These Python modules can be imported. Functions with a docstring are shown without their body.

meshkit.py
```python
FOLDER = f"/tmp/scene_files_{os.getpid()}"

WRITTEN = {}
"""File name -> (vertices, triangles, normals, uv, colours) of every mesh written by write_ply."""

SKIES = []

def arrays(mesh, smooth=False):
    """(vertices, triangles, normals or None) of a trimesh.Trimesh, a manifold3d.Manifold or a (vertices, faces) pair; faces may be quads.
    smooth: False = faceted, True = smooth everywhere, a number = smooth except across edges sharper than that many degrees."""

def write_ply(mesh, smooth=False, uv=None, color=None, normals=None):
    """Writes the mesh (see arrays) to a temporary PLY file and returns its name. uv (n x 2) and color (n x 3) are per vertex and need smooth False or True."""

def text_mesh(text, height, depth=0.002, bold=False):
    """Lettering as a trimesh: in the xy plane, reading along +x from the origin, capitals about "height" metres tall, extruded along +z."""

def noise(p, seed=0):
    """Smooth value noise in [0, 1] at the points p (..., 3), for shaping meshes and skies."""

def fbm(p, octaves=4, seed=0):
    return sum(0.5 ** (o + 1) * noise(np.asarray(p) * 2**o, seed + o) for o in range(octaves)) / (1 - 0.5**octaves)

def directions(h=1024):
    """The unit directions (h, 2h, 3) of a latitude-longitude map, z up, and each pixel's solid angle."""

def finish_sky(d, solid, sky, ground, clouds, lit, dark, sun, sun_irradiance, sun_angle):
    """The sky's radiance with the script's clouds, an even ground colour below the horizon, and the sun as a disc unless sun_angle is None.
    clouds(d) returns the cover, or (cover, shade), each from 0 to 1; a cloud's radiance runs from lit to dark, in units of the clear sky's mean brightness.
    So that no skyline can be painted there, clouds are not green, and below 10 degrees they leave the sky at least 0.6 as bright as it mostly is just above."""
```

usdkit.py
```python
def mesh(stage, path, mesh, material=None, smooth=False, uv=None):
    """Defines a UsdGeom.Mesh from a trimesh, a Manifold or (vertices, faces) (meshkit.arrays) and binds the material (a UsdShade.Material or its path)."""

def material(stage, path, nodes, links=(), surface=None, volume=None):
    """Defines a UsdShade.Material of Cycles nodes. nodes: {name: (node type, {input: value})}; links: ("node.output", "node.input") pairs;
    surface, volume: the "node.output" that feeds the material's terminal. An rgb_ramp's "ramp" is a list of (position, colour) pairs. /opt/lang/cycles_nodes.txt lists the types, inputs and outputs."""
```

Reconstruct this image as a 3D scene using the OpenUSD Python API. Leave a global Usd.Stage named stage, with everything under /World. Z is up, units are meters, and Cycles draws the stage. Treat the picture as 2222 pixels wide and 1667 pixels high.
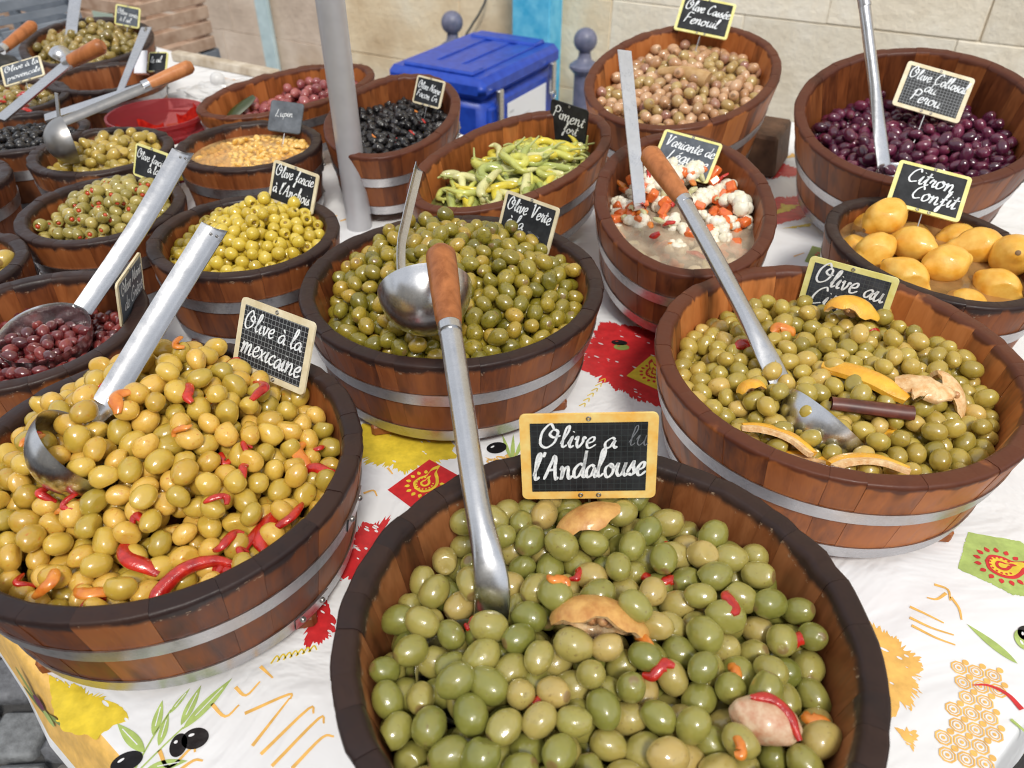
import math
import numpy as np
import trimesh
import usdkit
import meshkit
from pxr import Usd, UsdGeom, UsdLux, UsdShade, Gf, Sdf
from scipy.spatial import cKDTree
from shapely.geometry import Polygon, Point, box as sbox
from shapely import affinity

PI = math.pi
stage = Usd.Stage.CreateInMemory()
UsdGeom.SetStageUpAxis(stage, UsdGeom.Tokens.z)
UsdGeom.SetStageMetersPerUnit(stage, 1.0)
UsdGeom.Xform.Define(stage, '/World')
UsdGeom.Scope.Define(stage, '/World/Looks')

# ------------------------------------------------------------------ camera, sky, sun, exposure
EYE = np.array([0, 0, 1.46]); PITCH = math.radians(37.5)
cam = UsdGeom.Camera.Define(stage, '/World/camera')
cam.AddTransformOp().Set(Gf.Matrix4d().SetRotate(Gf.Rotation(Gf.Vec3d(1, 0, 0), 90 - 37.5)) * Gf.Matrix4d().SetTranslate(Gf.Vec3d(*EYE)))
cam.CreateHorizontalApertureAttr(36.0); cam.CreateVerticalApertureAttr(27.0)
cam.CreateFocalLengthAttr(36.0 * 1668 / 2222)
cam.CreateFStopAttr(6.3); cam.CreateFocusDistanceAttr(0.90)
cam.CreateClippingRangeAttr(Gf.Vec2f(0.02, 500))
cam.CreateExposureAttr(0.47)
SUN_EL, SUN_AZ = math.radians(52), math.radians(168)      # azimuth = atan2(x, y) towards the sun
sd = np.array([math.cos(SUN_EL) * math.sin(SUN_AZ), math.cos(SUN_EL) * math.cos(SUN_AZ), math.sin(SUN_EL)])
dome = UsdLux.DomeLight.Define(stage, '/World/sky')
dome.GetPrim().SetCustomDataByKey('kind', 'structure')
skym = usdkit.material(stage, '/World/Looks/sky', {
    's': ('sky_texture', {'sky_type': 'single_scattering', 'sun_disc': False, 'sun_elevation': SUN_EL, 'sun_rotation': SUN_AZ}),
    'tc': ('texture_coordinate', {}), 'n': ('noise_texture', {'scale': 2.2, 'detail': 5, 'roughness': .55}),
    'r': ('rgb_ramp', {'ramp': [(0.30, (3.8, 4.0, 4.35)), (0.75, (7.4, 7.55, 7.8))]}),
    'm': ('mix', {'fac': .86}), 'b': ('background_shader', {'strength': .116})},
    [('tc.generated', 'n.vector'), ('n.fac', 'r.fac'), ('s.color', 'm.color1'), ('r.color', 'm.color2'), ('m.color', 'b.color')], surface='b.background')
UsdShade.MaterialBindingAPI.Apply(dome.GetPrim()).Bind(skym)
sun = UsdLux.DistantLight.Define(stage, '/World/sun')
sun.CreateIntensityAttr(0.46); sun.CreateAngleAttr(12.0); sun.CreateNormalizeAttr(True); sun.CreateColorAttr(Gf.Vec3f(1, .95, .86))
q = Gf.Rotation(Gf.Vec3d(0, 0, 1), Gf.Vec3d(*sd))
sun.AddTransformOp().Set(Gf.Matrix4d().SetRotate(q))

# ------------------------------------------------------------------ helpers
_used = {}


def path_for(name, parent=None):
    base = str(parent.GetPath()) if parent is not None else '/World'
    k = f'{base}/{name}'
    n = _used.get(k, 0); _used[k] = n + 1
    return k if n == 0 else f'{k}_{n:03d}'


def M4(r, t):
    """rows r[0..2] = images of the local axes, t = translation"""
    return Gf.Matrix4d(*[float(x) for x in (*r[0], 0, *r[1], 0, *r[2], 0, *t, 1)])


def tag(p, label=None, cat=None, group=None, kind=None):
    p = p.GetPrim() if hasattr(p, 'GetPrim') else p
    for k, v in (('label', label), ('category', cat), ('group', group), ('kind', kind)):
        if v: p.SetCustomDataByKey(k, v)
    return p


def thing(name, label, cat, mat4=None, group=None):
    x = UsdGeom.Xform.Define(stage, path_for(name))
    x.AddTransformOp().Set(mat4 if mat4 is not None else Gf.Matrix4d(1))
    return tag(x, label, cat, group)


def part(name, mesh, mat, parent=None, smooth=False):
    return usdkit.mesh(stage, path_for(name, parent), mesh, mat, smooth=smooth).GetPrim()


def copy_of(root, mat4, label=None, group=None):
    was = root.GetCustomData(); name = root.GetName()
    while name[-4:-3] == '_' and name[-3:].isdigit(): name = name[:-4]
    x = UsdGeom.Xform.Define(stage, path_for(name))
    x.GetPrim().GetReferences().AddInternalReference(root.GetPath())
    x.GetPrim().SetInstanceable(True)
    x.MakeMatrixXform().Set(mat4)
    return tag(x, label or was['label'], was['category'], group or was.get('group'))


class MB:
    def __init__(s): s.v, s.f, s.n = [], [], 0
    def add(s, v, f):
        f = np.asarray(f, int)
        if f.ndim == 2 and f.shape[1] == 4: f = np.vstack([f[:, [0, 1, 2]], f[:, [0, 2, 3]]])
        s.v.append(np.asarray(v, float)); s.f.append(f + s.n); s.n += len(v); return s
    def tm(s, m): return s.add(m.vertices, m.faces)
    def get(s): return np.vstack(s.v), np.vstack(s.f)


def rbox(sx, sy, sz, c=.003, base=False):
    """chamfered box, centred (or standing on z=0)"""
    P = []
    for ax in range(3):
        for a in (-1, 1):
            for b in (-1, 1):
                for d in (-1, 1):
                    h = np.array([sx, sy, sz]) / 2
                    p = np.array([a, b, d]) * h - np.array([a, b, d]) * c
                    p[ax] += np.array([a, b, d])[ax] * c
                    P.append(p)
    m = trimesh.convex.convex_hull(np.array(P))
    if base: m.apply_translation([0, 0, sz / 2])
    return m


def grid_faces(n, m, wrap_n=False, wrap_m=False):
    i, j = np.meshgrid(np.arange(n if wrap_n else n - 1), np.arange(m if wrap_m else m - 1), indexing='ij')
    i2, j2 = (i + 1) % n, (j + 1) % m
    q = np.stack([i * m + j, i2 * m + j, i2 * m + j2, i * m + j2], -1).reshape(-1, 4)
    return np.vstack([q[:, [0, 1, 2]], q[:, [0, 2, 3]]])


def catmull(P, n=6, closed=False):
    P = np.asarray(P, float)
    if len(P) < 3: return np.linspace(P[0], P[-1], n + 1)
    Q = np.vstack([2 * P[0] - P[1], P, 2 * P[-1] - P[-2]])
    out = []
    for i in range(1, len(Q) - 2):
        t = np.linspace(0, 1, n, endpoint=False)[:, None]
        a, b, c, d = Q[i - 1], Q[i], Q[i + 1], Q[i + 2]
        out.append(.5 * (2 * b + (c - a) * t + (2 * a - 5 * b + 4 * c - d) * t * t + (3 * b - a - 3 * c + d) * t ** 3))
    return np.vstack(out + [P[-1:]])


def frames(P, ref):
    t = np.gradient(P, axis=0); t /= np.linalg.norm(t, axis=1, keepdims=True) + 1e-12
    b = np.cross(t, ref); b /= np.linalg.norm(b, axis=1, keepdims=True) + 1e-12
    return t, b, np.cross(b, t)


def sweep(P, sec, ref=(0, 0, 1), caps=True):
    """sec(i, u) -> closed section (m, 2) in (side, up) for station i"""
    P = np.asarray(P, float); t, b, n = frames(P, np.asarray(ref, float))
    rings = []
    for i in range(len(P)):
        s = sec(i, i / (len(P) - 1)); rings.append(P[i] + s[:, :1] * b[i] + s[:, 1:] * n[i])
    m = len(rings[0]); v = np.vstack(rings); f = grid_faces(len(P), m, wrap_m=True)
    if caps:
        v = np.vstack([v, rings[0].mean(0), rings[-1].mean(0)]); a, z = len(v) - 2, len(v) - 1
        j = np.arange(m); k = (j + 1) % m; o = (len(P) - 1) * m
        f = np.vstack([f, np.stack([np.full(m, a), j, k], 1), np.stack([np.full(m, z), o + k, o + j], 1)])
    return v, f[:, ::-1]


def circ(m=10): 
    a = np.arange(m) * 2 * PI / m
    return np.stack([np.cos(a), np.sin(a)], 1)


def tube(P, r, m=10, ref=(0, 0, 1)):
    r = np.broadcast_to(r, (len(P),)); c = circ(m)
    return sweep(P, lambda i, u: c * r[i], ref)


def frame_z(axis, up=(0, 1, 0)):
    z = np.asarray(axis, float); z /= np.linalg.norm(z)
    x = np.cross(np.asarray(up, float), z)
    if np.linalg.norm(x) < 1e-3: x = np.cross([1., 0, 0], z)
    x /= np.linalg.norm(x); return np.array([x, np.cross(z, x), z])


def euler(rx, ry, rz):
    a, b, c = np.radians([rx, ry, rz])
    Rx = np.array([[1, 0, 0], [0, math.cos(a), -math.sin(a)], [0, math.sin(a), math.cos(a)]])
    Ry = np.array([[math.cos(b), 0, math.sin(b)], [0, 1, 0], [-math.sin(b), 0, math.cos(b)]])
    Rz = np.array([[math.cos(c), -math.sin(c), 0], [math.sin(c), math.cos(c), 0], [0, 0, 1]])
    return Rz @ Ry @ Rx


# ------------------------------------------------------------------ materials
def mat(name, nodes, links, surface='p.BSDF'):
    return usdkit.material(stage, '/World/Looks/' + name, nodes, links, surface=surface)


def plain(name, col, rough=.5, metallic=0, spec=.5, coat=0, noise=None, bump=None, **kw):
    nodes = {'p': ('principled_bsdf', dict(base_color=col, roughness=rough, metallic=metallic, specular_ior_level=spec, coat_weight=coat, coat_roughness=.08, **kw)), 'tc': ('texture_coordinate', {})}
    links = []
    if noise:                       # (scale, darker colour, lighter colour)
        nodes['n'] = ('noise_texture', {'scale': noise[0], 'detail': 4, 'roughness': .6})
        nodes['r'] = ('rgb_ramp', {'ramp': [(.32, noise[1]), (.68, noise[2])]})
        links += [('tc.object', 'n.vector'), ('n.fac', 'r.fac'), ('r.color', 'p.base_color')]
    if bump:                        # (scale, distance)
        nodes['bn'] = ('noise_texture', {'scale': bump[0], 'detail': 4, 'roughness': .6}); nodes['b'] = ('bump', {'strength': .6, 'distance': bump[1]})
        links += [('tc.object', 'bn.vector'), ('bn.fac', 'b.height'), ('b.normal', 'p.normal')]
    return mat(name, nodes, links)


def steel(name, col=(.60, .60, .61), rough=.26, aniso=None):
    nodes = {'p': ('principled_bsdf', dict(base_color=col, metallic=1.0, roughness=rough)), 'tc': ('texture_coordinate', {}),
             'n': ('noise_texture', {'scale': 55, 'detail': 5, 'roughness': .65}), 'mr': ('map_range', {'from_min': .3, 'from_max': .75, 'to_min': rough * .8, 'to_max': rough * 1.35}),
             'n2': ('noise_texture', {'scale': 22, 'detail': 6, 'roughness': .7}), 'r': ('rgb_ramp', {'ramp': [(.35, tuple(c * .88 for c in col)), (.6, col)]}),
             'b': ('bump', {'strength': .25, 'distance': .0006})}
    return mat(name, nodes, [('tc.object', 'n.vector'), ('n.fac', 'mr.value'), ('mr.result', 'p.roughness'), ('tc.object', 'n2.vector'), ('n2.fac', 'r.fac'), ('r.color', 'p.base_color'), ('n.fac', 'b.height'), ('b.normal', 'p.normal')])


def wood(name, dark, mid, light, H=.14, rim=(.030, .018, .018), rim_h=.006, rough=.42, soak=.0):
    """oiled staves: grain along z, tone differing from stave to stave, worn dark lip (rim_h below the top), stains along the hoops"""
    nodes = {
        'tc': ('texture_coordinate', {}), 'oi': ('object_info', {}), 'sep': ('separate_xyz', {}),
        'mp': ('mapping', {'scale': (70, 70, 5)}), 'mp2': ('mapping', {'scale': (26, 26, 7)}),
        'n': ('noise_texture', {'dimensions': '4D', 'scale': 1, 'detail': 5, 'roughness': .62, 'distortion': .6}),
        'n2': ('noise_texture', {'dimensions': '4D', 'scale': 1, 'detail': 3, 'roughness': .55}),
        'w': ('math', {'math_type': 'multiply', 'value2': 37.0}),
        'tone': ('math', {'math_type': 'multiply_add', 'value2': .54, 'value3': -.27}),
        'a1': ('math', {'math_type': 'add'}), 'r': ('rgb_ramp', {'ramp': [(.12, dark), (.5, mid), (.92, light)]}),
        'st': ('rgb_ramp', {'ramp': [(.55, (0, 0, 0)), (.75, (1, 1, 1))]}), 'stm': ('math', {'math_type': 'multiply', 'value2': .8}), 'mst': ('mix', {'color2': tuple(c * .35 for c in dark)}),
        'zn': ('math', {'math_type': 'multiply_add', 'value2': .03, 'value3': -.015}), 'za': ('math', {'math_type': 'add'}),
        'mr': ('map_range', {'range_type': 'smoothstep', 'from_min': H - rim_h * 1.55, 'from_max': H - rim_h * .75, 'to_min': 0, 'to_max': .93}),
        'mrim': ('mix', {'color2': rim}), 'p': ('principled_bsdf', {'roughness': rough, 'specular_ior_level': .30}),
        'rr': ('map_range', {'from_min': .3, 'from_max': .7, 'to_min': rough * .75, 'to_max': rough * 1.35}),
        'b': ('bump', {'strength': .5, 'distance': .0012}),
        'wn': ('noise_texture', {'scale': 150, 'detail': 4, 'roughness': .7}), 'wr': ('rgb_ramp', {'ramp': [(.58 if rim_h > .008 else .72, (0, 0, 0)), (.68 if rim_h > .008 else .8, (1, 1, 1))]}),
        'wz': ('math', {'math_type': 'compare', 'value2': H - .0115 if rim_h > .008 else H - .003, 'value3': .0035}), 'wm': ('math', {'math_type': 'multiply'}), 'mw': ('mix', {'color2': (.30, .21, .14)})}
    links = [('tc.object', 'mp.vector'), ('tc.object', 'mp2.vector'), ('mp.vector', 'n.vector'), ('mp2.vector', 'n2.vector'), ('oi.random', 'w.value1'), ('w.value', 'n.w'), ('w.value', 'n2.w'),
             ('oi.random', 'tone.value1'), ('n.fac', 'a1.value1'), ('tone.value', 'a1.value2'), ('a1.value', 'r.fac'),
             ('n2.fac', 'st.fac'), ('st.color', 'stm.value1'), ('stm.value', 'mst.fac'), ('r.color', 'mst.color1'),
             ('tc.object', 'sep.vector'), ('n2.fac', 'zn.value1'), ('sep.z', 'za.value1'), ('zn.value', 'za.value2'), ('za.value', 'mr.value'),
             ('mr.result', 'mrim.fac'), ('mst.color', 'mrim.color1'),
             ('tc.object', 'wn.vector'), ('wn.fac', 'wr.fac'), ('za.value', 'wz.value1'), ('wr.color', 'wm.value1'), ('wz.value', 'wm.value2'), ('wm.value', 'mw.fac'), ('mrim.color', 'mw.color1'),
             ('mw.color', 'p.base_color'), ('n.fac', 'rr.value'), ('rr.result', 'p.roughness'), ('n.fac', 'b.height'), ('b.normal', 'p.normal')]
    return mat(name, nodes, links)


BEDS = {}


def olive_mat(name, cols, **k):
    BEDS[name] = olive_mat_(name + '_bed', cols, **{**k, 'L': 999.})
    return olive_mat_(name, cols, **k)


def olive_mat_(name, cols, spot=(.16, .09, .03), scar=(.20, .11, .05), L=.03, rough=.30, fleck=.0, coat=.7, nscale=70, fscale=240):
    n = len(cols)
    nodes = {
        'tc': ('texture_coordinate', {}), 'oi': ('object_info', {}), 'w': ('math', {'math_type': 'multiply', 'value2': 53.0}),
        'n': ('noise_texture', {'dimensions': '4D', 'scale': nscale, 'detail': 3, 'roughness': .55}),
        'v': ('math', {'math_type': 'multiply_add', 'value2': .55, 'value3': -.27}), 'a': ('math', {'math_type': 'add'}),
        'r': ('rgb_ramp', {'ramp': [(i / (n - 1), c) for i, c in enumerate(cols)]}),
        'n2': ('noise_texture', {'dimensions': '4D', 'scale': fscale, 'detail': 3, 'roughness': .6}), 'r2': ('rgb_ramp', {'ramp': [(.66 - fleck, (0, 0, 0)), (.76 - fleck * .6, (1, 1, 1))]}),
        'f2': ('math', {'math_type': 'multiply', 'value2': .7}), 'm2': ('mix', {'color2': spot}),
        'n3': ('noise_texture', {'dimensions': '4D', 'scale': 75, 'detail': 5, 'roughness': .65}), 'r3': ('rgb_ramp', {'ramp': [(.60, (0, 0, 0)), (.70, (1, 1, 1))]}), 'f3': ('math', {'math_type': 'multiply', 'value2': .38}), 'm4': ('mix', {'color2': tuple(.55 * a + .45 * b for a, b in zip(spot, cols[0]))}),
        'sep': ('separate_xyz', {}), 'mr': ('map_range', {'range_type': 'smoothstep', 'from_min': L * .455, 'from_max': L * .485, 'to_min': 0, 'to_max': .75}), 'm3': ('mix', {'color2': scar}),
        'b': ('bump', {'strength': .4, 'distance': .0011}), 'nb': ('noise_texture', {'scale': 150, 'detail': 4}),
        'p': ('principled_bsdf', {'roughness': rough, 'coat_weight': coat, 'coat_roughness': .045, 'specular_ior_level': .5, 'subsurface_weight': .12, 'subsurface_scale': .004, 'subsurface_radius': (1, .8, .3)})}
    links = [('oi.random', 'w.value1'), ('tc.object', 'n.vector'), ('w.value', 'n.w'), ('tc.object', 'n2.vector'), ('w.value', 'n2.w'), ('n.fac', 'v.value1'), ('oi.random', 'a.value1'), ('v.value', 'a.value2'), ('a.value', 'r.fac'),
             ('n2.fac', 'r2.fac'), ('r2.color', 'f2.value1'), ('f2.value', 'm2.fac'), ('r.color', 'm4.color1'), ('tc.object', 'n3.vector'), ('w.value', 'n3.w'), ('n3.fac', 'r3.fac'), ('r3.color', 'f3.value1'), ('f3.value', 'm4.fac'), ('m4.color', 'm2.color1'), ('tc.object', 'sep.vector'), ('sep.x', 'mr.value'), ('mr.result', 'm3.fac'), ('m2.color', 'm3.color1'), ('m3.color', 'p.base_color'),
             ('tc.object', 'nb.vector'), ('nb.fac', 'b.height'), ('b.normal', 'p.normal'), ('b.normal', 'p.coat_normal')]
    return mat(name, nodes, links)


def liquid_mat(name, tint, murk, amount, rough=.02):
    nodes = {'t': ('transparent_bsdf', {'color': tint}), 'g': ('glossy_bsdf', {'color': (1, 1, 1), 'roughness': rough}), 'd': ('diffuse_bsdf', {'color': murk}), 'tc': ('texture_coordinate', {}),
             'n': ('noise_texture', {'scale': 26, 'detail': 3}), 'mr': ('map_range', {'from_min': .3, 'from_max': .7, 'to_min': max(0, amount - .18), 'to_max': min(1, amount + .18)}),
             'm1': ('mix_closure', {}), 'fr': ('fresnel', {'IOR': 1.36}), 'm2': ('mix_closure', {}), 'nb': ('noise_texture', {'scale': 60, 'detail': 2}), 'b': ('bump', {'strength': .15, 'distance': .002})}
    return mat(name, nodes, [('tc.object', 'n.vector'), ('n.fac', 'mr.value'), ('mr.result', 'm1.fac'), ('t.BSDF', 'm1.closure1'), ('d.BSDF', 'm1.closure2'), ('fr.fac', 'm2.fac'), ('m1.closure', 'm2.closure1'), ('g.BSDF', 'm2.closure2'),
                             ('tc.object', 'nb.vector'), ('nb.fac', 'b.height'), ('b.normal', 'g.normal')], surface='m2.closure')


STEEL = steel('brushed_steel'); HOOP = steel('hoop_steel', (.50, .49, .50), .34); BOWL = steel('polished_steel', (.62, .62, .63), .25); DULL = steel('dull_steel', (.36, .35, .34), .4)
GRIP = wood('grip_wood', (.26, .085, .026), (.47, .17, .058), (.58, .25, .10), H=9, rough=.35)
BLACKRIM = dict(rim=(.016, .0105, .011), rim_h=.0095)
BROWNRIM = dict(rim=(.085, .024, .013), rim_h=.006)

# ------------------------------------------------------------------ ground, table, cloth, wall
g = part('pavement', (np.array([[-40, -40, 0], [40, -40, 0], [40, 40, 0], [-40, 40, 0]]), [[0, 1, 2, 3]]),
         plain('asphalt', (.055, .055, .058), .75, noise=(9, (.035, .035, .037), (.075, .073, .072)), bump=(160, .004)))
tag(g, kind='structure')
SETTS = [plain(f'granite_{i}', c, .7, noise=(60, tuple(x * .7 for x in c), tuple(x * 1.25 for x in c)), bump=(220, .003)) for i, c in enumerate([(.20, .21, .22), (.15, .155, .17), (.25, .24, .235), (.18, .165, .155)])]
rng = np.random.default_rng(3)
for i in range(17):
    for j in range(17):
        x, y = -2.30 + i * .112 + .05 * (j % 2) + rng.uniform(-.004, .004), -.35 + j * .112 + rng.uniform(-.004, .004)
        b = rbox(.102 + rng.uniform(-.006, .004), .100 + rng.uniform(-.006, .004), .05, .011)
        v = np.array(b.vertices); v[:, :2] += rng.normal(0, .002, (len(v), 2)); v = v @ euler(rng.uniform(-2, 2), rng.uniform(-2, 2), rng.uniform(-5, 5)).T
        part('cobble', (v + [x, y, .004 + rng.uniform(-.004, .006)], b.faces), SETTS[rng.integers(4)], g, smooth=40)

TAB = np.array([(.061, .023), (1.66, 1.39), (1.60, 1.617), (.42, 2.298), (.10, 1.82), (-1.336, 2.945), (-2.221, 1.812)])
tbl = thing('market_table', 'trestle market table hidden under the printed white cloth', 'table')
part('tabletop', trimesh.creation.extrude_polygon(Polygon(TAB).buffer(-.004), .03, engine='earcut').apply_translation([0, 0, .716]), plain('ply', (.4, .29, .17), .6), tbl)
for x, y in [(-.1, .35), (.3, .4), (-1.9, 1.85), (-1.3, 2.6), (1.4, 1.35), (.5, 2.1), (-.9, 1.1), (0, 1.6)]:
    part('leg', rbox(.05, .05, .714, .004, True).apply_translation([x, y, .002]), DULL, tbl)

cloth = thing('tablecloth', 'white oilcloth printed with olives, red and yellow patches under the tubs', 'tablecloth')
CLOTH = mat('oilcloth', {'p': ('principled_bsdf', {'base_color': (.80, .81, .83), 'roughness': .32, 'specular_ior_level': .5}), 'tc': ('texture_coordinate', {}),
                         'n': ('noise_texture', {'scale': 4.5, 'detail': 4, 'roughness': .5, 'distortion': 1.2}), 'b': ('bump', {'strength': .8, 'distance': .02})},
            [('tc.object', 'n.vector'), ('n.fac', 'b.height'), ('b.normal', 'p.normal')])


def ink(name, c): return plain('print_' + name, c, .34, noise=(60, tuple(x * .80 for x in c), tuple(min(1, x * 1.10) for x in c)), bump=(9, .010))


RED, YEL, ORA, GRN, BLK, OLV, DGR = ink('red', (.62, .03, .035)), ink('yellow', (.80, .60, .05)), ink('orange', (.86, .50, .13)), ink('green', (.42, .55, .16)), ink('black', (.012, .012, .014)), ink('olive_green', (.27, .34, .09)), ink('dark_green', (.10, .16, .04))
WHT, BAND = ink('white', (.8, .81, .83)), ink('band', (.86, .52, .13))
sh = Polygon(TAB)
part('cloth_top', trimesh.creation.extrude_polygon(sh, .002, engine='earcut').apply_translation([0, 0, .748]), CLOTH, cloth)
# hanging sides: flared skirts, wavy
prof = [(0, 0), (.004, -.002), (.008, -.010), (.011, -.028), (.015, -.050), (.020, -.072), (.022, -.080), (.023, -.085)]


def skirt(A, B, i0, i1, name, m, off=0.0, k=40):
    A, B = np.array(A), np.array(B); d = (B - A) / np.linalg.norm(B - A); n = np.array([d[1], -d[0]]); Ln = np.linalg.norm(B - A)
    V = []
    for o, z in prof[i0:i1]:
        s = np.linspace(0, Ln, k); wv = 1 + .35 * np.sin(s * 9 + z * 4) + .2 * np.sin(s * 23)
        q = A + d * s[:, None] + n * ((o * wv) + off)[:, None] if np.ndim(o * wv) else 0
        V.append(np.column_stack([q, np.full(k, .75 + z)]))
    return part(name, (np.vstack(V), grid_faces(i1 - i0, k)), m, cloth, smooth=True)


skirt(TAB[6], TAB[0], 0, 6, 'printed_hem', BAND); skirt(TAB[6], TAB[0], 5, 8, 'hanging_side', CLOTH)
skirt(TAB[0], TAB[1], 0, 8, 'hanging_side', CLOTH); skirt(TAB[4], TAB[5], 0, 8, 'hanging_side', CLOTH); skirt(TAB[2], TAB[3], 0, 8, 'hanging_side', CLOTH)

ZP = .7504
prn = np.random.default_rng(12)


def rough_edge(poly, amp=.006, seed=0, holes=0):
    """brush-painted outline: fringe along the stroke and flecks left white"""
    p = Polygon(poly); L = p.exterior.length; r = np.random.default_rng(seed); k = int(L / .0016)
    pts = np.array([p.exterior.interpolate(s).coords[0] for s in np.linspace(0, L, k, endpoint=False)]); c = pts.mean(0)
    s = np.arange(k) / 6.0
    a = (meshkit.fbm(np.stack([s, s * 0, s * 0], 1), 3, seed) - .5) * 2 * amp + r.normal(0, amp * .45, k) * (meshkit.noise(np.stack([s * .3, s * 0 + 7, s * 0], 1), seed) > .45)
    d = pts - c; d /= np.linalg.norm(d, axis=1, keepdims=True)
    p = Polygon(pts + d * a[:, None]).buffer(0)
    for _ in range(holes):
        x0, y0, x1, y1 = p.bounds; q0 = Point(r.uniform(x0, x1), r.uniform(y0, y1)); a_ = r.uniform(.0006, .0024)
        p = p.difference(affinity.rotate(affinity.scale(q0.buffer(a_, 3), r.uniform(1, 2.6), .7), -35))
    return p


def decal(name, shape, m, lift=0):
    mb = MB()
    for gg in getattr(shape, 'geoms', [shape]):
        if gg.is_empty or gg.area < 1e-8 or gg.geom_type != 'Polygon': continue
        v, f = trimesh.creation.triangulate_polygon(gg, engine='earcut'); mb.add(np.column_stack([v, np.full(len(v), ZP + lift * .0003)]), f)
    if mb.n: part(name, mb.get(), m, cloth)


def stroke(P, w0, w1=None, n=6):
    P = catmull(P, n); w1 = w0 if w1 is None else w1
    t = np.gradient(P, axis=0); t /= np.linalg.norm(t, axis=1, keepdims=True) + 1e-9; nn = np.stack([-t[:, 1], t[:, 0]], 1)
    w = np.linspace(w0, w1, len(P))[:, None] / 2
    return Polygon(np.vstack([P + nn * w, (P - nn * w)[::-1]])).buffer(0)


def leaf2(A, B, w):
    A, B = np.array(A), np.array(B); d = B - A; n = np.array([-d[1], d[0]]) / np.linalg.norm(d); s = np.linspace(0, 1, 14)[:, None]
    pr = w * np.sin(PI * s ** .8) * .5
    return Polygon(np.vstack([A + d * s + n * pr, (A + d * s - n * pr)[::-1]])).buffer(0)


def ell(x, y, a, b, rot=0): return affinity.rotate(affinity.scale(Point(x, y).buffer(1, 10), a, b), rot)


def olive_print(x, y, a, b, rot, m, shine=WHT):
    decal('printed_olive', ell(x, y, a, b, rot), m, 2)
    decal('printed_shine', affinity.rotate(ell(x - a * .35, y + b * .3, a * .22, b * .14, 20), rot, (x, y)), shine, 3)


def paisley(x, y, s, rot, a=RED, b=YEL, c=RED):
    P = Polygon(catmull([(-.62, 0), (-.45, -.45), (0, -.62), (.5, -.48), (.8, -.05), (.98, .42), (1.35, .72), (.9, .78), (.42, .52), (0, .56), (-.45, .42), (-.62, 0)], 5)).buffer(0)
    def put(sc): return affinity.translate(affinity.rotate(affinity.scale(P, s * sc, s * sc, origin=(0, 0)), rot, origin=(0, 0)), x, y)
    decal('printed_paisley', put(1), a, 2); decal('printed_paisley', put(.78), b, 3); decal('printed_paisley', put(.40), c, 5); decal('printed_paisley', put(.22), b, 6)
    for k in range(13):
        t = .6 + 5.0 * k / 12; u0, v0 = math.cos(t), math.sin(t); q = affinity.rotate(leaf2((x + u0 * s * .78, y + v0 * s * .72), (x + u0 * s * 1.08, y + v0 * s * 1.0), s * .2), rot, origin=(x, y)); decal('printed_petal', q, a, 2)
        q = affinity.rotate(Point(x + u0 * s * .44, y + v0 * s * .42).buffer(s * .05, 4), rot, origin=(x, y)); decal('printed_dot', q, c, 4)


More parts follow.
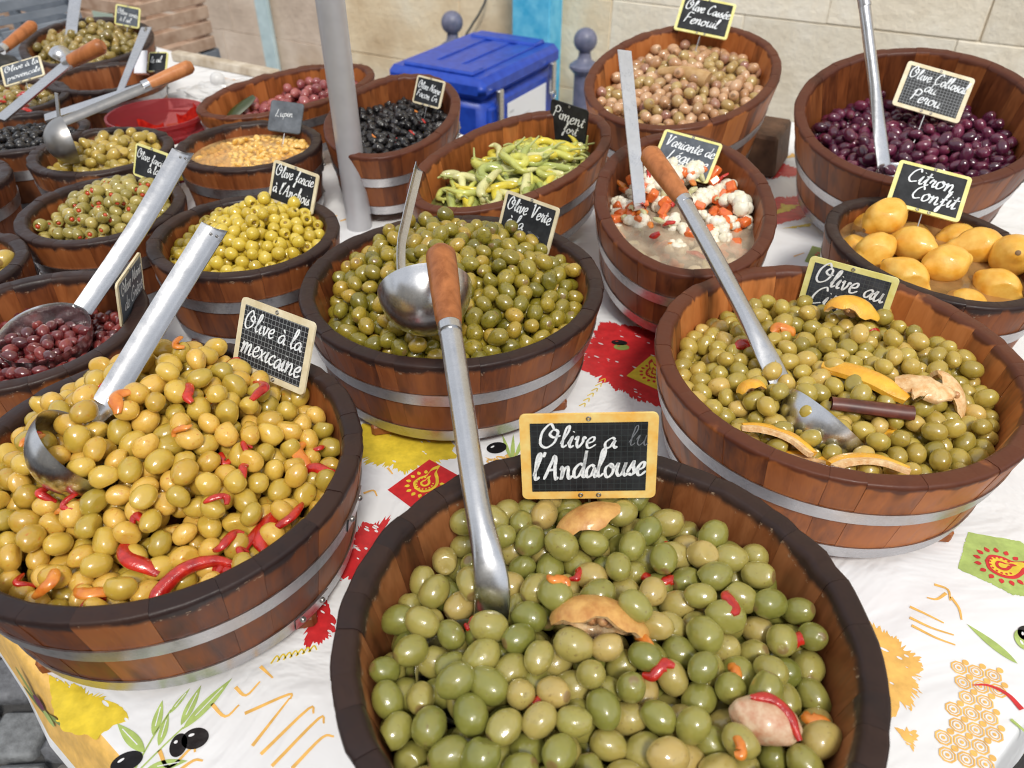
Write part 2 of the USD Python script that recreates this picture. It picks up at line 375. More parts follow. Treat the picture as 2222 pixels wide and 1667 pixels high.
decal('printed_patch', rough_edge([(.10, .965), (.125, .945), (.185, .885), (.235, .865), (.27, .93), (.25, 1.075), (.15, 1.10)], .006, 1, 60), RED)
olive_print(.175, 1.035, .013, .0075, -10, BLK, RED); olive_print(.177, 1.022, .0125, .0085, -5, OLV, RED)
decal('printed_square', Polygon([(.176, .945), (.222, 1.00), (.27, .95), (.225, .905)]), YEL, 1); paisley(.22, .952, .024, 60)
decal('printed_patch', rough_edge([(-.225, .83), (-.205, .76), (-.14, .735), (-.075, .765), (-.10, .84)], .008, 2, 14), YEL)
decal('printed_square', Polygon([(-.111, .758), (-.066, .724), (-.124, .668), (-.160, .701)]), RED, 1); paisley(-.113, .712, .025, 35, YEL, RED, YEL)
olive_print(-.021, .781, .014, .011, 20, BLK); decal('printed_patch', rough_edge([(-.035, .762), (.005, .77), (.01, .74), (-.03, .735)], .007, 3, 20), ORA)
for A, B, w in [((.0, .745), (.002, .81), .006), ((.004, .76), (.02, .815), .006), ((-.002, .76), (-.014, .81), .005)]: decal('printed_leaf', leaf2(A, B, w), GRN, 1)
decal('printed_patch', rough_edge([(-.20, .56), (-.185, .645), (-.15, .65), (-.155, .57)], .008, 4, 26), RED)
decal('printed_patch', rough_edge([(-.235, .52), (-.205, .53), (-.19, .49), (-.215, .47)], .006, 5, 12), RED)
decal('printed_patch', rough_edge([(.36, .505), (.395, .497), (.421, .458), (.395, .408), (.362, .392), (.355, .45)], .007, 6, 26), ORA)
decal('printed_patch', rough_edge([(.367, .385), (.385, .38), (.375, .358)], .005, 7, 6), ORA)
decal('printed_patch', rough_edge([(.515, .575), (.553, .63), (.61, .615), (.605, .53), (.56, .538)], .001, 8), GRN); paisley(.567, .578, .028, -30, RED, YEL, RED)
# honeycomb of octagons
o8 = [stroke([(math.cos(t) * 1, math.sin(t) * 1) for t in np.linspace(PI / 8, 2 * PI + PI / 8, 9)], .12, n=2)]
reg = Polygon([(.463, .460), (.502, .437), (.437, .340), (.393, .356)])
for i in range(-4, 5):
    for j in range(-4, 6):
        cx, cy = .447 + i * .0155 + j * .0035, .398 + j * .0165 - i * .0045
        if not reg.contains(Point(cx, cy)): continue
        for s in (.0072, .0045):
            ring = Point(0, 0).buffer(1, 2).exterior.buffer(.11); decal('printed_octagon', affinity.translate(affinity.scale(ring, s, s, origin=(0, 0)), cx, cy), ORA, 1)
        decal('printed_dot', Point(cx, cy).buffer(.0017, 5), ORA, 1); decal('printed_dot', Point(cx + .0095, cy + .006).buffer(.0032, 5), ORA, 1)
decal('printed_chilli', stroke([(.462, .428), (.478, .4275), (.492, .418), (.498, .402)], .001, .006), RED, 2); decal('printed_stem', stroke([(.482, .392), (.490, .378), (.493, .366)], .0035, .002), GRN, 2)
olive_print(.541, .480, .013, .009, 70, GRN); olive_print(.548, .488, .011, .008, 40, BLK)
decal('printed_olive_leaf', leaf2((.52, .452), (.49, .50), .010), GRN, 1)
# hand-lettered orange strokes
LET = [[(-.295, .408), (-.278, .395), (-.268, .407)], [(-.277, .426), (-.264, .417), (-.254, .432)], [(-.258, .449), (-.242, .436)], [(-.244, .366), (-.220, .414)], [(-.234, .358), (-.199, .403), (-.193, .398)],
       [(-.221, .347), (-.187, .393), (-.181, .388)], [(-.202, .345), (-.180, .374), (-.169, .375)], [(-.26, .398), (-.222, .418), (-.219, .413)], [(-.330, .362), (-.315, .346), (-.300, .365), (-.296, .360)], [(-.31, .338), (-.295, .352), (-.286, .352)],
       [(.438, .522), (.452, .512), (.466, .501)], [(.432, .508), (.45, .495), (.470, .486)], [(.430, .498), (.449, .483), (.466, .474)], [(.486, .54), (.472, .532), (.462, .534)], [(.489, .535), (.491, .520), (.487, .505)], [(.478, .552), (.49, .545), (.486, .53)],
       [(.545, 1.33), (.57, 1.345)], [(.58, 1.315), (.59, 1.335)], [(-.165, .742), (-.157, .73)], [(-.19, .695), (-.178, .70), (-.172, .69)]]
for P in LET: decal('printed_stroke', stroke(P, .0036, .0018, 4), ORA, 1)
for k in range(7): decal('printed_stroke', stroke([(-.248 + k * .006, .452 + k * .0022), (-.244 + k * .006, .461 + k * .002), (-.240 + k * .006, .456 + k * .002)], .0018, .0014), YEL, 1)
for k in range(6): decal('printed_stroke', stroke([(.098 + k * .007, .872 + k * .012), (.107 + k * .007, .878 + k * .012), (.106 + k * .007, .87 + k * .012)], .002, .0015), YEL, 1)
decal('printed_patch', rough_edge([(-.47, .44), (-.455, .41), (-.432, .383), (-.395, .374), (-.372, .392), (-.382, .405), (-.42, .42)], .004, 9, 12), YEL)
for A, B, w in [((-.315, .382), (-.283, .436), .011), ((-.318, .386), (-.312, .428), .009), ((-.341, .376), (-.345, .412), .009), ((-.343, .360), (-.380, .388), .011), ((-.332, .366), (-.334, .398), .008), ((-.333, .398), (-.322, .425), .005), ((-.335, .345), (-.30, .352), .010)]:
    decal('printed_leaf', leaf2(A, B, w), GRN, 1); decal('printed_leaf_vein', stroke([np.array(A) + .25 * (np.array(B) - A), np.array(A) + .8 * (np.array(B) - A)], .001), WHT, 2)
decal('printed_stem', stroke([(-.347, .338), (-.341, .372), (-.333, .402)], .0016), GRN, 1); decal('printed_stem', stroke([(-.345, .338), (-.328, .365), (-.315, .384)], .0016), GRN, 1)
olive_print(-.300, .373, .0125, .0105, 0, BLK); olive_print(-.3135, .3665, .008, .0115, 10, BLK); olive_print(-.356, .351, .014, .0095, 20, BLK)
# patches further back between the tubs
decal('printed_patch', rough_edge([(.545, 1.47), (.60, 1.49), (.655, 1.53), (.66, 1.62), (.58, 1.60)], .008, 10, 14), RED); decal('printed_patch', rough_edge([(.56, 1.515), (.60, 1.54), (.625, 1.565), (.59, 1.57)], .006, 11), YEL, 1)
decal('printed_patch', rough_edge([(.555, 1.45), (.62, 1.475), (.615, 1.46)], .006, 13), YEL, 1)
decal('printed_patch', rough_edge([(.60, 1.71), (.70, 1.74), (.66, 1.80), (.61, 1.79)], .01, 14, 9), RED); decal('printed_square', Polygon([(.56, 1.31), (.595, 1.375), (.66, 1.33), (.60, 1.28)]), OLV); paisley(.61, 1.325, .025, -30)
decal('printed_patch', rough_edge([(.60, 1.95), (.705, 1.985), (.68, 2.05), (.62, 2.04)], .004, 15), YEL); decal('printed_patch', rough_edge([(.66, 1.83), (.72, 1.85), (.70, 1.87)], .004, 16), ORA)
for k, (x, y) in enumerate([(-.36, 1.485), (-.385, 1.50), (-.34, 1.47)]): decal('printed_stroke', stroke([(x, y), (x + .014, y + .012)], .005), ORA, 1)
decal('printed_patch', rough_edge([(-.42, 1.36), (-.36, 1.38), (-.37, 1.31), (-.42, 1.30)], .008, 17), RED)
for k in range(9):          # the same motifs go on where the cloth is out of view
    s = prn.uniform(.1, 1); x, y = (-.55 - s * 1.2, .55 + s * .9) if k % 2 else (.65 + s * .8, .62 + s * .6)
    decal('printed_patch', rough_edge([(x, y), (x + .09, y + .02), (x + .1, y + .1), (x + .01, y + .09)], .008, 30 + k, 10), [RED, YEL, ORA][k % 3], k)
# olives printed on the orange hem
hd = np.array([.787, -.617]); hn = np.array([-.617, -.787])
for k in range(6):
    c = TAB[0] - hd * (.42 + k * .26) + hn * .018
    def hem(name, u, v, a, b, rot, m, z):
        t = np.linspace(0, 2 * PI, 16, endpoint=False); X, Y = a * np.cos(t), b * np.sin(t); r = math.radians(rot)
        X, Y = u + X * math.cos(r) - Y * math.sin(r), v + X * math.sin(r) + Y * math.cos(r)
        s = (Y + .03) / .085; P = np.column_stack([c[0] + hd[0] * X + hn[0] * (.004 + .013 * s) - hn[0] * .012, c[1] + hd[1] * X + hn[1] * (.004 + .013 * s) - hn[1] * .012, .75 - .008 - .062 * s + 0 * X])
        P += np.array([*hn * .9, .38]) * (.0035 + z * .0007)
        P = np.vstack([P, P.mean(0)]); i = np.arange(16); part(name, (P, np.stack([i, (i + 1) % 16, np.full(16, 16)], 1)), m, cloth)
    for u, v, a, b, rot, m, z in [(-.03, .0, .024, .005, 35, OLV, 0), (-.015, .015, .022, .005, 10, DGR, 1), (.0, .004, .012, .010, 0, ink('plum_%d' % k, (.13, .02, .06)), 2), (.018, .014, .012, .009, 20, GRN, 2), (.035, .0, .022, .005, -30, OLV, 1)]: hem('printed_hem_motif', u, v, a, b, rot, m, z)

# wall of large limestone blocks
WD = 3.55; wv = np.array([.866, -.5]); wn = np.array([.5, .866]); W0 = wn * WD
wall = thing('stone_wall', 'pale limestone block wall behind the stall', 'wall', M4([[wv[0], wv[1], 0], [-wn[0], -wn[1], 0], [0, 0, 1]], [W0[0], W0[1], 0]))
part('mortar', trimesh.creation.box([9.6, .3, 3.6]).apply_translation([-.6, -.155, 1.8]), plain('mortar_lime', (.74, .66, .53), .9, noise=(20, (.66, .58, .46), (.80, .73, .61))), wall)


def stone(name, a, b, c):
    nodes = {'tc': ('texture_coordinate', {}), 'n': ('noise_texture', {'scale': 3.2, 'detail': 7, 'roughness': .62}), 'n2': ('noise_texture', {'scale': 1.3, 'detail': 3, 'roughness': .5, 'distortion': .5}), 'r': ('rgb_ramp', {'ramp': [(.28, a), (.5, b), (.7, c)]}),
             's': ('rgb_ramp', {'ramp': [(.55, (0, 0, 0)), (.68, (1, 1, 1))]}), 'sf': ('math', {'math_type': 'multiply', 'value2': .7}), 'm': ('mix', {'color2': (.50, .34, .19)}),
             'oi': ('object_info', {}), 'hv': ('map_range', {'to_min': .95, 'to_max': 1.08}), 'h': ('hsv', {}), 'nb': ('noise_texture', {'scale': 26, 'detail': 8, 'roughness': .7}), 'b': ('bump', {'strength': .7, 'distance': .009}), 'p': ('principled_bsdf', {'roughness': .85, 'specular_ior_level': .25})}
    return mat(name, nodes, [('tc.object', 'n.vector'), ('tc.object', 'n2.vector'), ('n.fac', 'r.fac'), ('n2.fac', 's.fac'), ('s.color', 'sf.value1'), ('sf.value', 'm.fac'), ('r.color', 'm.color1'), ('m.color', 'h.color'), ('oi.random', 'hv.value'), ('hv.result', 'h.value'), ('h.color', 'p.base_color'),
                             ('tc.object', 'nb.vector'), ('nb.fac', 'b.height'), ('b.normal', 'p.normal')])


ST = [stone('limestone_warm', (.70, .53, .33), (.87, .72, .50), (.91, .82, .64)), stone('limestone_pale', (.76, .66, .50), (.88, .80, .65), (.92, .87, .76)), stone('limestone_grey', (.48, .38, .30), (.64, .52, .42), (.74, .63, .53))]
part('upper_wall', rbox(9.6, .32, 5.2, .01).apply_translation([-.6, -.16, 6.18]), ST[1], wall)
rw = np.random.default_rng(8); z = .0
for row in range(9):
    hgt = [.30, .42, .36, .40, .34, .38, .40, .36, .42][row]; s = -5.3 + rw.uniform(0, .4)
    while s < 4.1:
        ln = rw.uniform(.55, 1.05); b = rbox(ln - .003, .06, hgt - .003, .003)
        v = np.array(b.vertices); v[:, [0, 2]] += rw.normal(0, .0016, (len(v), 2))
        m = ST[1] if s > -2.0 else (ST[0] if s > -3.9 else ST[2]); m = m if rw.random() > .18 else ST[rw.integers(2)]
        part('stone_block', (v + [s + ln / 2, -.0255 + rw.uniform(0, .003), z + hgt / 2], b.faces), m, wall, smooth=30); s += ln
    z += hgt
BLUE = plain('blue_paint', (.08, .50, .80), .5, noise=(18, (.05, .42, .72), (.17, .60, .86)), bump=(60, .002)); PALEB = plain('pale_blue_paint', (.52, .66, .70), .6, noise=(12, (.42, .55, .58), (.60, .74, .77)))


def wall_at(s, o, z): return np.array([*(W0 + wv * s - wn * o), z])


WR = [[wv[0], wv[1], 0], [wn[0], wn[1], 0], [0, 0, 1]]
t = thing('timber_post', 'bright blue painted timber post standing against the wall', 'post', M4(WR, wall_at(-1.85, .11, 0)))
part('post_shaft', rbox(.20, .13, 2.8, .006, True), BLUE, t, smooth=30); part('base_shoe', rbox(.22, .15, .12, .006, True), BLUE, t, smooth=30)
t = thing('painted_strip', 'narrow pale blue painted plank fixed to the left of the wall', 'plank', M4(WR, wall_at(-3.70, .045, .09)))
part('plank_board', rbox(.10, .025, 2.6, .003, True), PALEB, t, smooth=30); part('foot_piece', rbox(.115, .03, .06, .003).apply_translation([0, 0, -.03]), PALEB, t, smooth=30)
IRON = plain('bollard_paint', (.135, .16, .235), .42, noise=(22, (.10, .115, .18), (.20, .20, .29)), bump=(70, .002))


def bollard(x, y, label):
    t = thing('bollard', label, 'bollard', M4(np.eye(3), [x, y, 0]), 'blue bollards in front of the wall')
    pts = [(0, 0), (.075, 0), (.075, .05), (.06, .07), (.043, .10), (.043, .46), (.048, .465), (.066, .485), (.066, .497), (.05, .51), (.034, .52), (.028, .535), (.026, .555)]
    part('shaft', trimesh.creation.revolve(pts, sections=28), IRON, t, smooth=40)
    part('ball_head', trimesh.creation.icosphere(3, .052).apply_translation([0, 0, .602]), IRON, t, smooth=True)


bollard(-.284, 3.93, 'slate blue ball-topped bollard rising behind the blue cooler'); bollard(.323, 3.60, 'slate blue ball-topped bollard right of the bright blue post')

# the house across the street, behind the camera
fh = thing('facing_house', 'plastered house across the street behind the viewer', 'house', M4([[wv[0], wv[1], 0], [wn[0], wn[1], 0], [0, 0, 1]], [*(wn * -8.5), 0]))
PLA = plain('plaster', (.55, .49, .40), .9, noise=(1.5, (.47, .41, .33), (.60, .54, .45))); SHU = plain('shutter', (.22, .30, .34), .6); GLS = plain('window_glass', (.03, .035, .04), .1)
part('house_wall', rbox(16, 1.0, 7.2, .02, True).apply_translation([0, -.5, 0]), PLA, fh); part('cornice', rbox(16.2, .3, .25, .02).apply_translation([0, .1, 7.1]), PLA, fh)
for k in range(6):
    for z_ in (1.9, 4.9):
        w0 = part('window', rbox(1.1, .06, 1.7, .01).apply_translation([-6.5 + 2.6 * k, .035, z_]), SHU, fh); part('pane', rbox(.86, .02, 1.5, .004).apply_translation([-6.5 + 2.6 * k, .07, z_]), GLS, w0)

# blue cool box
CB = plain('cool_box_blue', (.012, .055, .42), .38, noise=(30, (.008, .04, .34), (.016, .07, .48)), bump=(300, .0006))
t = thing('cool_box', 'blue plastic cool box with steel clasps and a white paper label', 'cool box', M4(WR, [*(wn * 2.59 + wv * (-1.648)), 0]))
w_, l_ = .40, .575
part('box_body', rbox(w_, l_, .56, .03, True).apply_translation([0, 0, .05]), CB, t, smooth=40)
part('lid', rbox(w_ + .016, l_ + .016, .075, .022).apply_translation([0, 0, .645]), CB, t, smooth=40)
for k, x in enumerate((-.11, 0, .11)): part('lid_rib', rbox(.075, l_ * .66, .007, .003).apply_translation([x, 0, .6845]), CB, t, smooth=40)
for y in (-.225, .225): part('lid_pad', rbox(.30, .085, .018, .007).apply_translation([0, y, .687]), CB, t, smooth=40)
part('corner_pillar', rbox(.024, .10, .5, .01, True).apply_translation([w_ / 2 + .002, -.21, .08]), CB, t, smooth=40)
for y in (-.205, .20):
    c = part('clasp', rbox(.016, .034, .12, .004).apply_translation([w_ / 2 + .022, y, .575]), STEEL, t, smooth=30)
    part('clasp_ring', trimesh.creation.torus(.017, .0035, 16, 6).apply_transform(trimesh.transformations.rotation_matrix(PI / 2, [0, 1, 0])).apply_translation([w_ / 2 + .028, y, .512]), STEEL, c, smooth=True)
part('paper_label', rbox(.002, .30, .20, .0006).apply_translation([w_ / 2 + .003, .03, .46]), plain('paper', (.82, .84, .88), .6), t)
part('label_print', trimesh.util.concatenate([rbox(.001, .03, .008, .0003).apply_translation([w_ / 2 + .0046, -.09, .525])] + [rbox(.001, l, .003, .0003).apply_translation([w_ / 2 + .0046, y, z]) for l, y, z in [(.10, .0, .49), (.07, .03, .475), (.09, .02, .44)]]), plain('faint_ink', (.55, .57, .60), .6), t)
cable = thing('cable', 'thin grey cable hanging in front of the wall behind the cool box', 'cable')
part('cable_wire', tube(catmull([wall_at(-2.36, .06, .15), wall_at(-2.31, .05, .44), wall_at(-2.26, .05, .53), wall_at(-2.20, .05, .61), wall_at(-2.16, .05, .70), wall_at(-2.12, .05, .95), wall_at(-2.1, .05, 1.8)], 6), .006, 6, ref=(1, 0, 0)), plain('cable_grey', (.13, .13, .12), .5), cable, smooth=True)

# awning pole through the stall
t = thing('awning_pole', 'round galvanised awning pole standing up between the tubs', 'pole', M4(np.eye(3), [-.315, 1.46, 0]))
part('pole_tube', trimesh.creation.cylinder(.0255, 2.7, sections=40).apply_translation([0, 0, 1.35]), plain('galvanised', (.52, .52, .54), .38, metallic=.45, noise=(9, (.46, .46, .48), (.58, .58, .60))), t, smooth=40)
part('foot_plate', trimesh.creation.cylinder(.07, .012, sections=32).apply_translation([0, 0, .006]), DULL, t, smooth=40)

# ------------------------------------------------------------------ tubs
def ell_pt(a, b, phi, t):
    p = math.radians(phi); x, y = a * np.cos(t), b * np.sin(t)
    return np.stack([x * math.cos(p) - y * math.sin(p), x * math.sin(p) + y * math.cos(p)], -1)


WOODS = {'red': ((.060, .015, .006), (.20, .057, .016), (.34, .115, .034)), 'orange': ((.13, .035, .009), (.38, .118, .030), (.52, .195, .058)), 'brown': ((.055, .018, .008), (.18, .058, .019), (.31, .12, .044))}


class Tub:
    TH = .023

    def __init__(s, key, label, x, y, zf, a, b, phi=0, tau=0, H=.14, taper=.87, tone='red', dark=True, hoops=((.0, .020), (.070, .020)), seed=0, blocks=True):
        s.key, s.a, s.b, s.phi, s.H, s.taper = key, a, b, phi, H, taper
        az = math.atan2(x, y) if tau else 0; ta = math.radians(tau); p = math.radians(phi)
        s.e1 = np.array([math.cos(az), -math.sin(az), 0]); s.e2 = np.array([math.sin(az) * math.cos(ta), math.cos(az) * math.cos(ta), math.sin(ta)]); s.n = np.cross(s.e1, s.e2)
        zc = zf + math.sqrt((a * math.sin(p)) ** 2 + (b * math.cos(p)) ** 2) * math.sin(ta)
        s.o = np.array([x, y, zc]) - s.n * H; s.R = np.array([s.e1, s.e2, s.n])
        s.root = thing('wooden_tub', label, 'tub', M4(s.R, s.o))
        w = wood(f'staves_{key}', *WOODS[tone], H=H, **(BLACKRIM if dark else BROWNRIM))
        rng = np.random.default_rng(seed); T = s.TH
        per = PI * (3 * (a + b) - math.sqrt((3 * a + b) * (a + 3 * b))); n = int(per / .046)
        tt = np.linspace(0, 2 * PI, 721); q = ell_pt(a, b, 0, tt); L = np.r_[0, np.cumsum(np.linalg.norm(np.diff(q, axis=0), axis=1))]
        cut = np.cumsum(rng.uniform(.55, 1.5, n)); cut = np.r_[0, cut / cut[-1]] * L[-1]; cut = np.interp(cut, L, tt)
        for i in range(n):
            g_ = .00012 / max(a, b); t0, t1 = cut[i] + g_, cut[i + 1] - g_; ts = np.linspace(t0, t1, 5); dz = rng.uniform(-.0005, .0005); dr = rng.uniform(-.0004, .0004)
            pr = [(0, 0), (.0, H * .5), (0, H * .8), (0, H - .006), (.0018, H - .002), (.005, H), (T - .005, H), (T - .0018, H - .002), (T, H - .007), (T, H * .62), (T, .012), (T * .5, .0)]   # (depth from outside, z)
            V = []
            for k, t_ in enumerate(ts):
                ed = .0004 if k in (0, 4) else 0
                for d, z in pr:
                    sc = taper + (1 - taper) * z / H; dd = d + dr + (ed if d < T / 2 else -ed)
                    nz = (meshkit.noise(np.array([t_ * 14, z * 40, seed * 3.1]), 5) - .5) * (.0028 if z > H - .0075 else .0006)
                    zz = z + (dz + nz if z > H - .0075 else 0) - (ed if z == H else 0)
                    V.append([*ell_pt((a - dd) * sc - (1 - sc) * 0 + nz, (b - dd) * sc + nz, phi, t_), max(zz, 0)])
            m = len(pr); f = grid_faces(5, m, wrap_m=True)
            cap = np.array([[0, j, j + 1] for j in range(1, m - 1)]); f = np.vstack([f, cap, cap[:, ::-1] + 4 * m])
            part('stave', (np.array(V), f[:, ::-1]), w, s.root, smooth=50)
        mb = MB()
        ring = ell_pt((a - T * .6) * taper, (b - T * .6) * taper, phi, np.linspace(0, 2 * PI, 48, endpoint=False))
        part('bottom', trimesh.creation.extrude_polygon(Polygon(ring), .010, engine='earcut').apply_translation([0, 0, .008]), w, s.root)
        for zf0, hh in hoops:
            t_ = np.linspace(0, 2 * PI, 97)[:-1]; V = []
            for d, z in [(-.0002, zf0), (.0016, zf0), (.0016, zf0 + hh), (-.0002, zf0 + hh)]:
                sc = taper + (1 - taper) * z / H; V.append(np.column_stack([ell_pt(a * sc + d + .0004, b * sc + d + .0004, phi, t_), np.full(96, z)]))
            hp = part('hoop', (np.vstack(V), grid_faces(4, 96, wrap_n=True, wrap_m=True)), HOOP, s.root, smooth=40)
            ta0 = rng.uniform(-.7, .9) - math.radians(phi)                     # riveted overlap
            V = []
            tl = np.linspace(ta0, ta0 + .09 / a * .6, 6)
            for d, z in [(.0014, zf0 + .0005), (.0032, zf0 + .0005), (.0032, zf0 + hh - .0005), (.0014, zf0 + hh - .0005)]:
                sc = taper + (1 - taper) * z / H; V.append(np.column_stack([ell_pt(a * sc + d, b * sc + d, phi, tl), np.full(6, z)]))
            part('hoop_overlap', (np.vstack(V), grid_faces(4, 6, wrap_n=True)), HOOP, hp)
            for r_ in (1, 4):
                sc = taper + (1 - taper) * (zf0 + hh / 2) / H; p3 = [*ell_pt(a * sc + .0034, b * sc + .0034, phi, tl[r_]), zf0 + hh / 2]
                part('rivet', trimesh.creation.icosphere(1, .0034).apply_translation(p3), DULL, hp, smooth=True)
        if blocks:
            for sx in (-1, 1):
                fb = rbox(.055, b * 1.25, .020, .004).apply_translation([sx * a * .52, 0, -.0102]); fb.apply_transform(trimesh.transformations.rotation_matrix(math.radians(phi + 12), [0, 0, 1])); part('foot', fb, w, s.root, smooth=30)

    def world(s, p): return np.asarray(p) @ s.R + s.o
    def local(s, p): return (np.asarray(p) - s.o) @ s.R.T
    def inner(s, z):
        sc = s.taper + (1 - s.taper) * z / s.H; return (s.a - s.TH) * sc, (s.b - s.TH) * sc
    def uv(s, x, y, z):
        p = math.radians(s.phi); X, Y = x * math.cos(p) + y * math.sin(p), -x * math.sin(p) + y * math.cos(p); ai, bi = s.inner(z); return X / ai, Y / bi


T = {}
def tub(key, *a, **k): T[key] = Tub(key, *a, **k)


tub('andalouse', 'dark-rimmed round tub nearest the front, below the andalouse sign', .077, .388, .91, .227, .222, 0, seed=1, tone='brown')
tub('mexicaine', 'dark-rimmed round tub at the left front heaped with yellow olives and red chillies', -.371, .595, .91, .213, .210, 0, seed=2, tone='red')
tub('verte', 'dark-rimmed round tub in the middle holding herbed green olives', -.085, .964, .91, .217, .216, 0, seed=3, tone='red')
tub('citron', 'reddish-brown round tub at right holding green olives with lemon slices', .404, .777, .91, .232, .226, 70, seed=4, tone='orange', dark=False)
tub('anchois', 'small dark-rimmed tub of yellow pitted olives beside the pole', -.424, 1.113, .91, .149, .147, 0, H=.135, seed=5, tone='red')
tub('farcie', 'small dark-rimmed tub of olives stuffed with red pimento', -.690, 1.207, .91, .140, .134, 95, H=.135, seed=6, tone='red')
tub('kalamata', 'dark-rimmed tub of wine-red olives at the left edge', -.632, .846, .91, .150, .142, 60, H=.135, seed=7, tone='red')
tub('lupin', 'black-rimmed tub of yellow lupin beans in brine', -.522, 1.503, .91, .143, .141, 0, H=.13, seed=8, tone='red')
tub('ladle_olives', 'small dark tub of olive-green olives under the upturned ladle', -.803, 1.472, .91, .135, .132, 0, H=.13, seed=9, tone='brown')
tub('nyons', 'red-brown oval tub of shrivelled black olives right of the pole', -.246, 1.614, .91, .196, .133, 67, 8, seed=10, tone='red', dark=False)
tub('pink', 'long oval tub of pinkish olives against the back edge of the table', -.508, 1.801, .91, .216, .104, 22, 8, H=.12, seed=11, tone='orange', dark=False)
tub('piment', 'long oval tub filled with curled pale green hot peppers', .004, 1.367, .91, .232, .129, 45, 8, seed=12, tone='orange', dark=False)
tub('variante', 'oval tub of pickled cauliflower and carrot in cloudy brine', .281, 1.184, .91, .219, .147, 99, 8, seed=13, tone='red', dark=False)
tub('confit', 'black-rimmed oval tub of whole preserved lemons at the right edge', .648, 1.068, .91, .186, .148, 103, seed=14, tone='red')
tub('cassee', 'deep red-brown tub tilted on a block and full of tan cracked olives', .372, 1.735, .93, .246, .192, 58, 13, H=.19, taper=.84, seed=15, tone='orange', dark=False, hoops=((.0, .024), (.085, .024)), blocks=False)
tub('collosal', 'deep red-brown tub of purple olives tilted forward at the right back', .755, 1.440, .93, .221, .220, 0, 17, H=.19, taper=.84, seed=16, tone='red', dark=False, hoops=((.0, .024), (.085, .024)), blocks=False)
tub('back_left', 'blackened tub of dull green olives at the far top left', -1.15, 2.22, .91, .185, .165, 60, 7, H=.13, seed=17, tone='brown')
tub('left_black', 'dark tub of small black olives at the left edge of the stall', -1.015, 1.575, .91, .135, .130, 0, H=.13, seed=18, tone='brown')
tub('left_mixed', 'dark tub of mixed olives and red peppers behind the black olives', -1.175, 1.80, .91, .150, .145, 0, H=.13, seed=19, tone='brown')
tub('sauce', 'dark empty-looking tub with a little orange sauce left inside', -1.00, 1.962, .91, .138, .132, 0, H=.12, seed=20, tone='brown')
tub('edge_a', 'dark-rimmed tub cut off by the left border, just above the wine-red olives', -.838, 1.006, .91, .114, .114, 0, H=.13, seed=21, tone='red')
tub('edge_b', 'dark-rimmed tub cut off by the left border, below the small black olives', -1.045, 1.31, .91, .135, .132, 0, H=.13, seed=22, tone='red')

WEDGE = plain('block_wood', (.11, .055, .028), .7, noise=(25, (.06, .028, .014), (.17, .085, .045)), bump=(90, .004))
def wedge(label, c, sx, sy, sz, rz):
    t = thing('wood_block', label, 'block', M4(euler(0, 0, rz).T, c)); b = rbox(sx, sy, sz, .007, True); v = np.array(b.vertices); v[v[:, 2] > sz * .7, 0] *= .86
    part('block', (v, b.faces), WEDGE, t, smooth=25)
wedge('rough brown wood block propping up the tub of tan cracked olives', [.585, 1.80, .7505], .13, .15, .095, -28)
wedge('rough wood block propping the back of the purple olive tub', [.83, 1.585, .7505], .14, .08, .105, -20)
wedge('wood batten propping the back of the hot pepper tub', [.03, 1.47, .7505], .16, .035, .030, 20)
wedge('wood batten propping the back of the pickled vegetable tub', [.30, 1.34, .7505], .13, .035, .042, 0)
wedge('wood batten propping the back of the shrivelled olive tub', [-.26, 1.74, .7505], .13, .035, .036, 0)

# ------------------------------------------------------------------ packing the food
def proj(p):
    p = np.asarray(p, float) - EYE; c, s = math.cos(PITCH), math.sin(PITCH)
    d = p[..., 1] * c - p[..., 2] * s; dn = -p[..., 1] * s - p[..., 2] * c
    return 512 + 768.7 * p[..., 0] / d, 384 + 768.7 * dn / d, d


def pack(tb, h, r, seed, layers=1.75, dens=.60, obst=(), iters=90):
    """settles spheres of radius r in the tub onto a mound whose upper surface is h(u, v) (local z); tub-local centres"""
    rng = np.random.default_rng(seed); ai, bi = tb.inner(tb.H * .85); dep = layers * 2 * r
    n = int(PI * ai * bi * dep * dens / (4 / 3 * PI * r ** 3))
    rho, th = np.sqrt(rng.random(n)) * .97, rng.random(n) * 2 * PI; u, v = rho * np.cos(th), rho * np.sin(th)
    p_ = math.radians(tb.phi); x, y = u * ai * math.cos(p_) - v * bi * math.sin(p_), u * ai * math.sin(p_) + v * bi * math.cos(p_)
    P = np.column_stack([x, y, h(u, v) - dep + r + rng.random(n) * dep * 1.1])
    for it in range(iters):
        P[:, 2] -= r * .10 * (1 - it / iters)
        for _ in range(2):
            pr = cKDTree(P).query_pairs(2 * r, output_type='ndarray')
            if len(pr):
                d = P[pr[:, 1]] - P[pr[:, 0]]; L = np.linalg.norm(d, axis=1) + 1e-9; c = d / L[:, None] * ((2 * r - L) * .42)[:, None]
                for k in range(3):
                    P[:, k] += np.bincount(pr[:, 1], c[:, k], n) - np.bincount(pr[:, 0], c[:, k], n)
            for ob in obst: ob(P, r)
            ai_, bi_ = tb.inner(np.clip(P[:, 2], 0, tb.H)); X, Y = P[:, 0] * math.cos(p_) + P[:, 1] * math.sin(p_), -P[:, 0] * math.sin(p_) + P[:, 1] * math.cos(p_)
            ar, br = ai_ - r * .96, bi_ - r * .96; q_ = np.sqrt((X / ar) ** 2 + (Y / br) ** 2); k_ = np.where((q_ > 1) & (P[:, 2] < tb.H + r * .5), 1 / np.maximum(q_, 1), 1); P[:, 0] *= k_; P[:, 1] *= k_
            X *= k_; Y *= k_; fl = h(X / ai, Y / bi) - dep + r
            P[:, 2] = np.maximum(P[:, 2], fl)
    return P


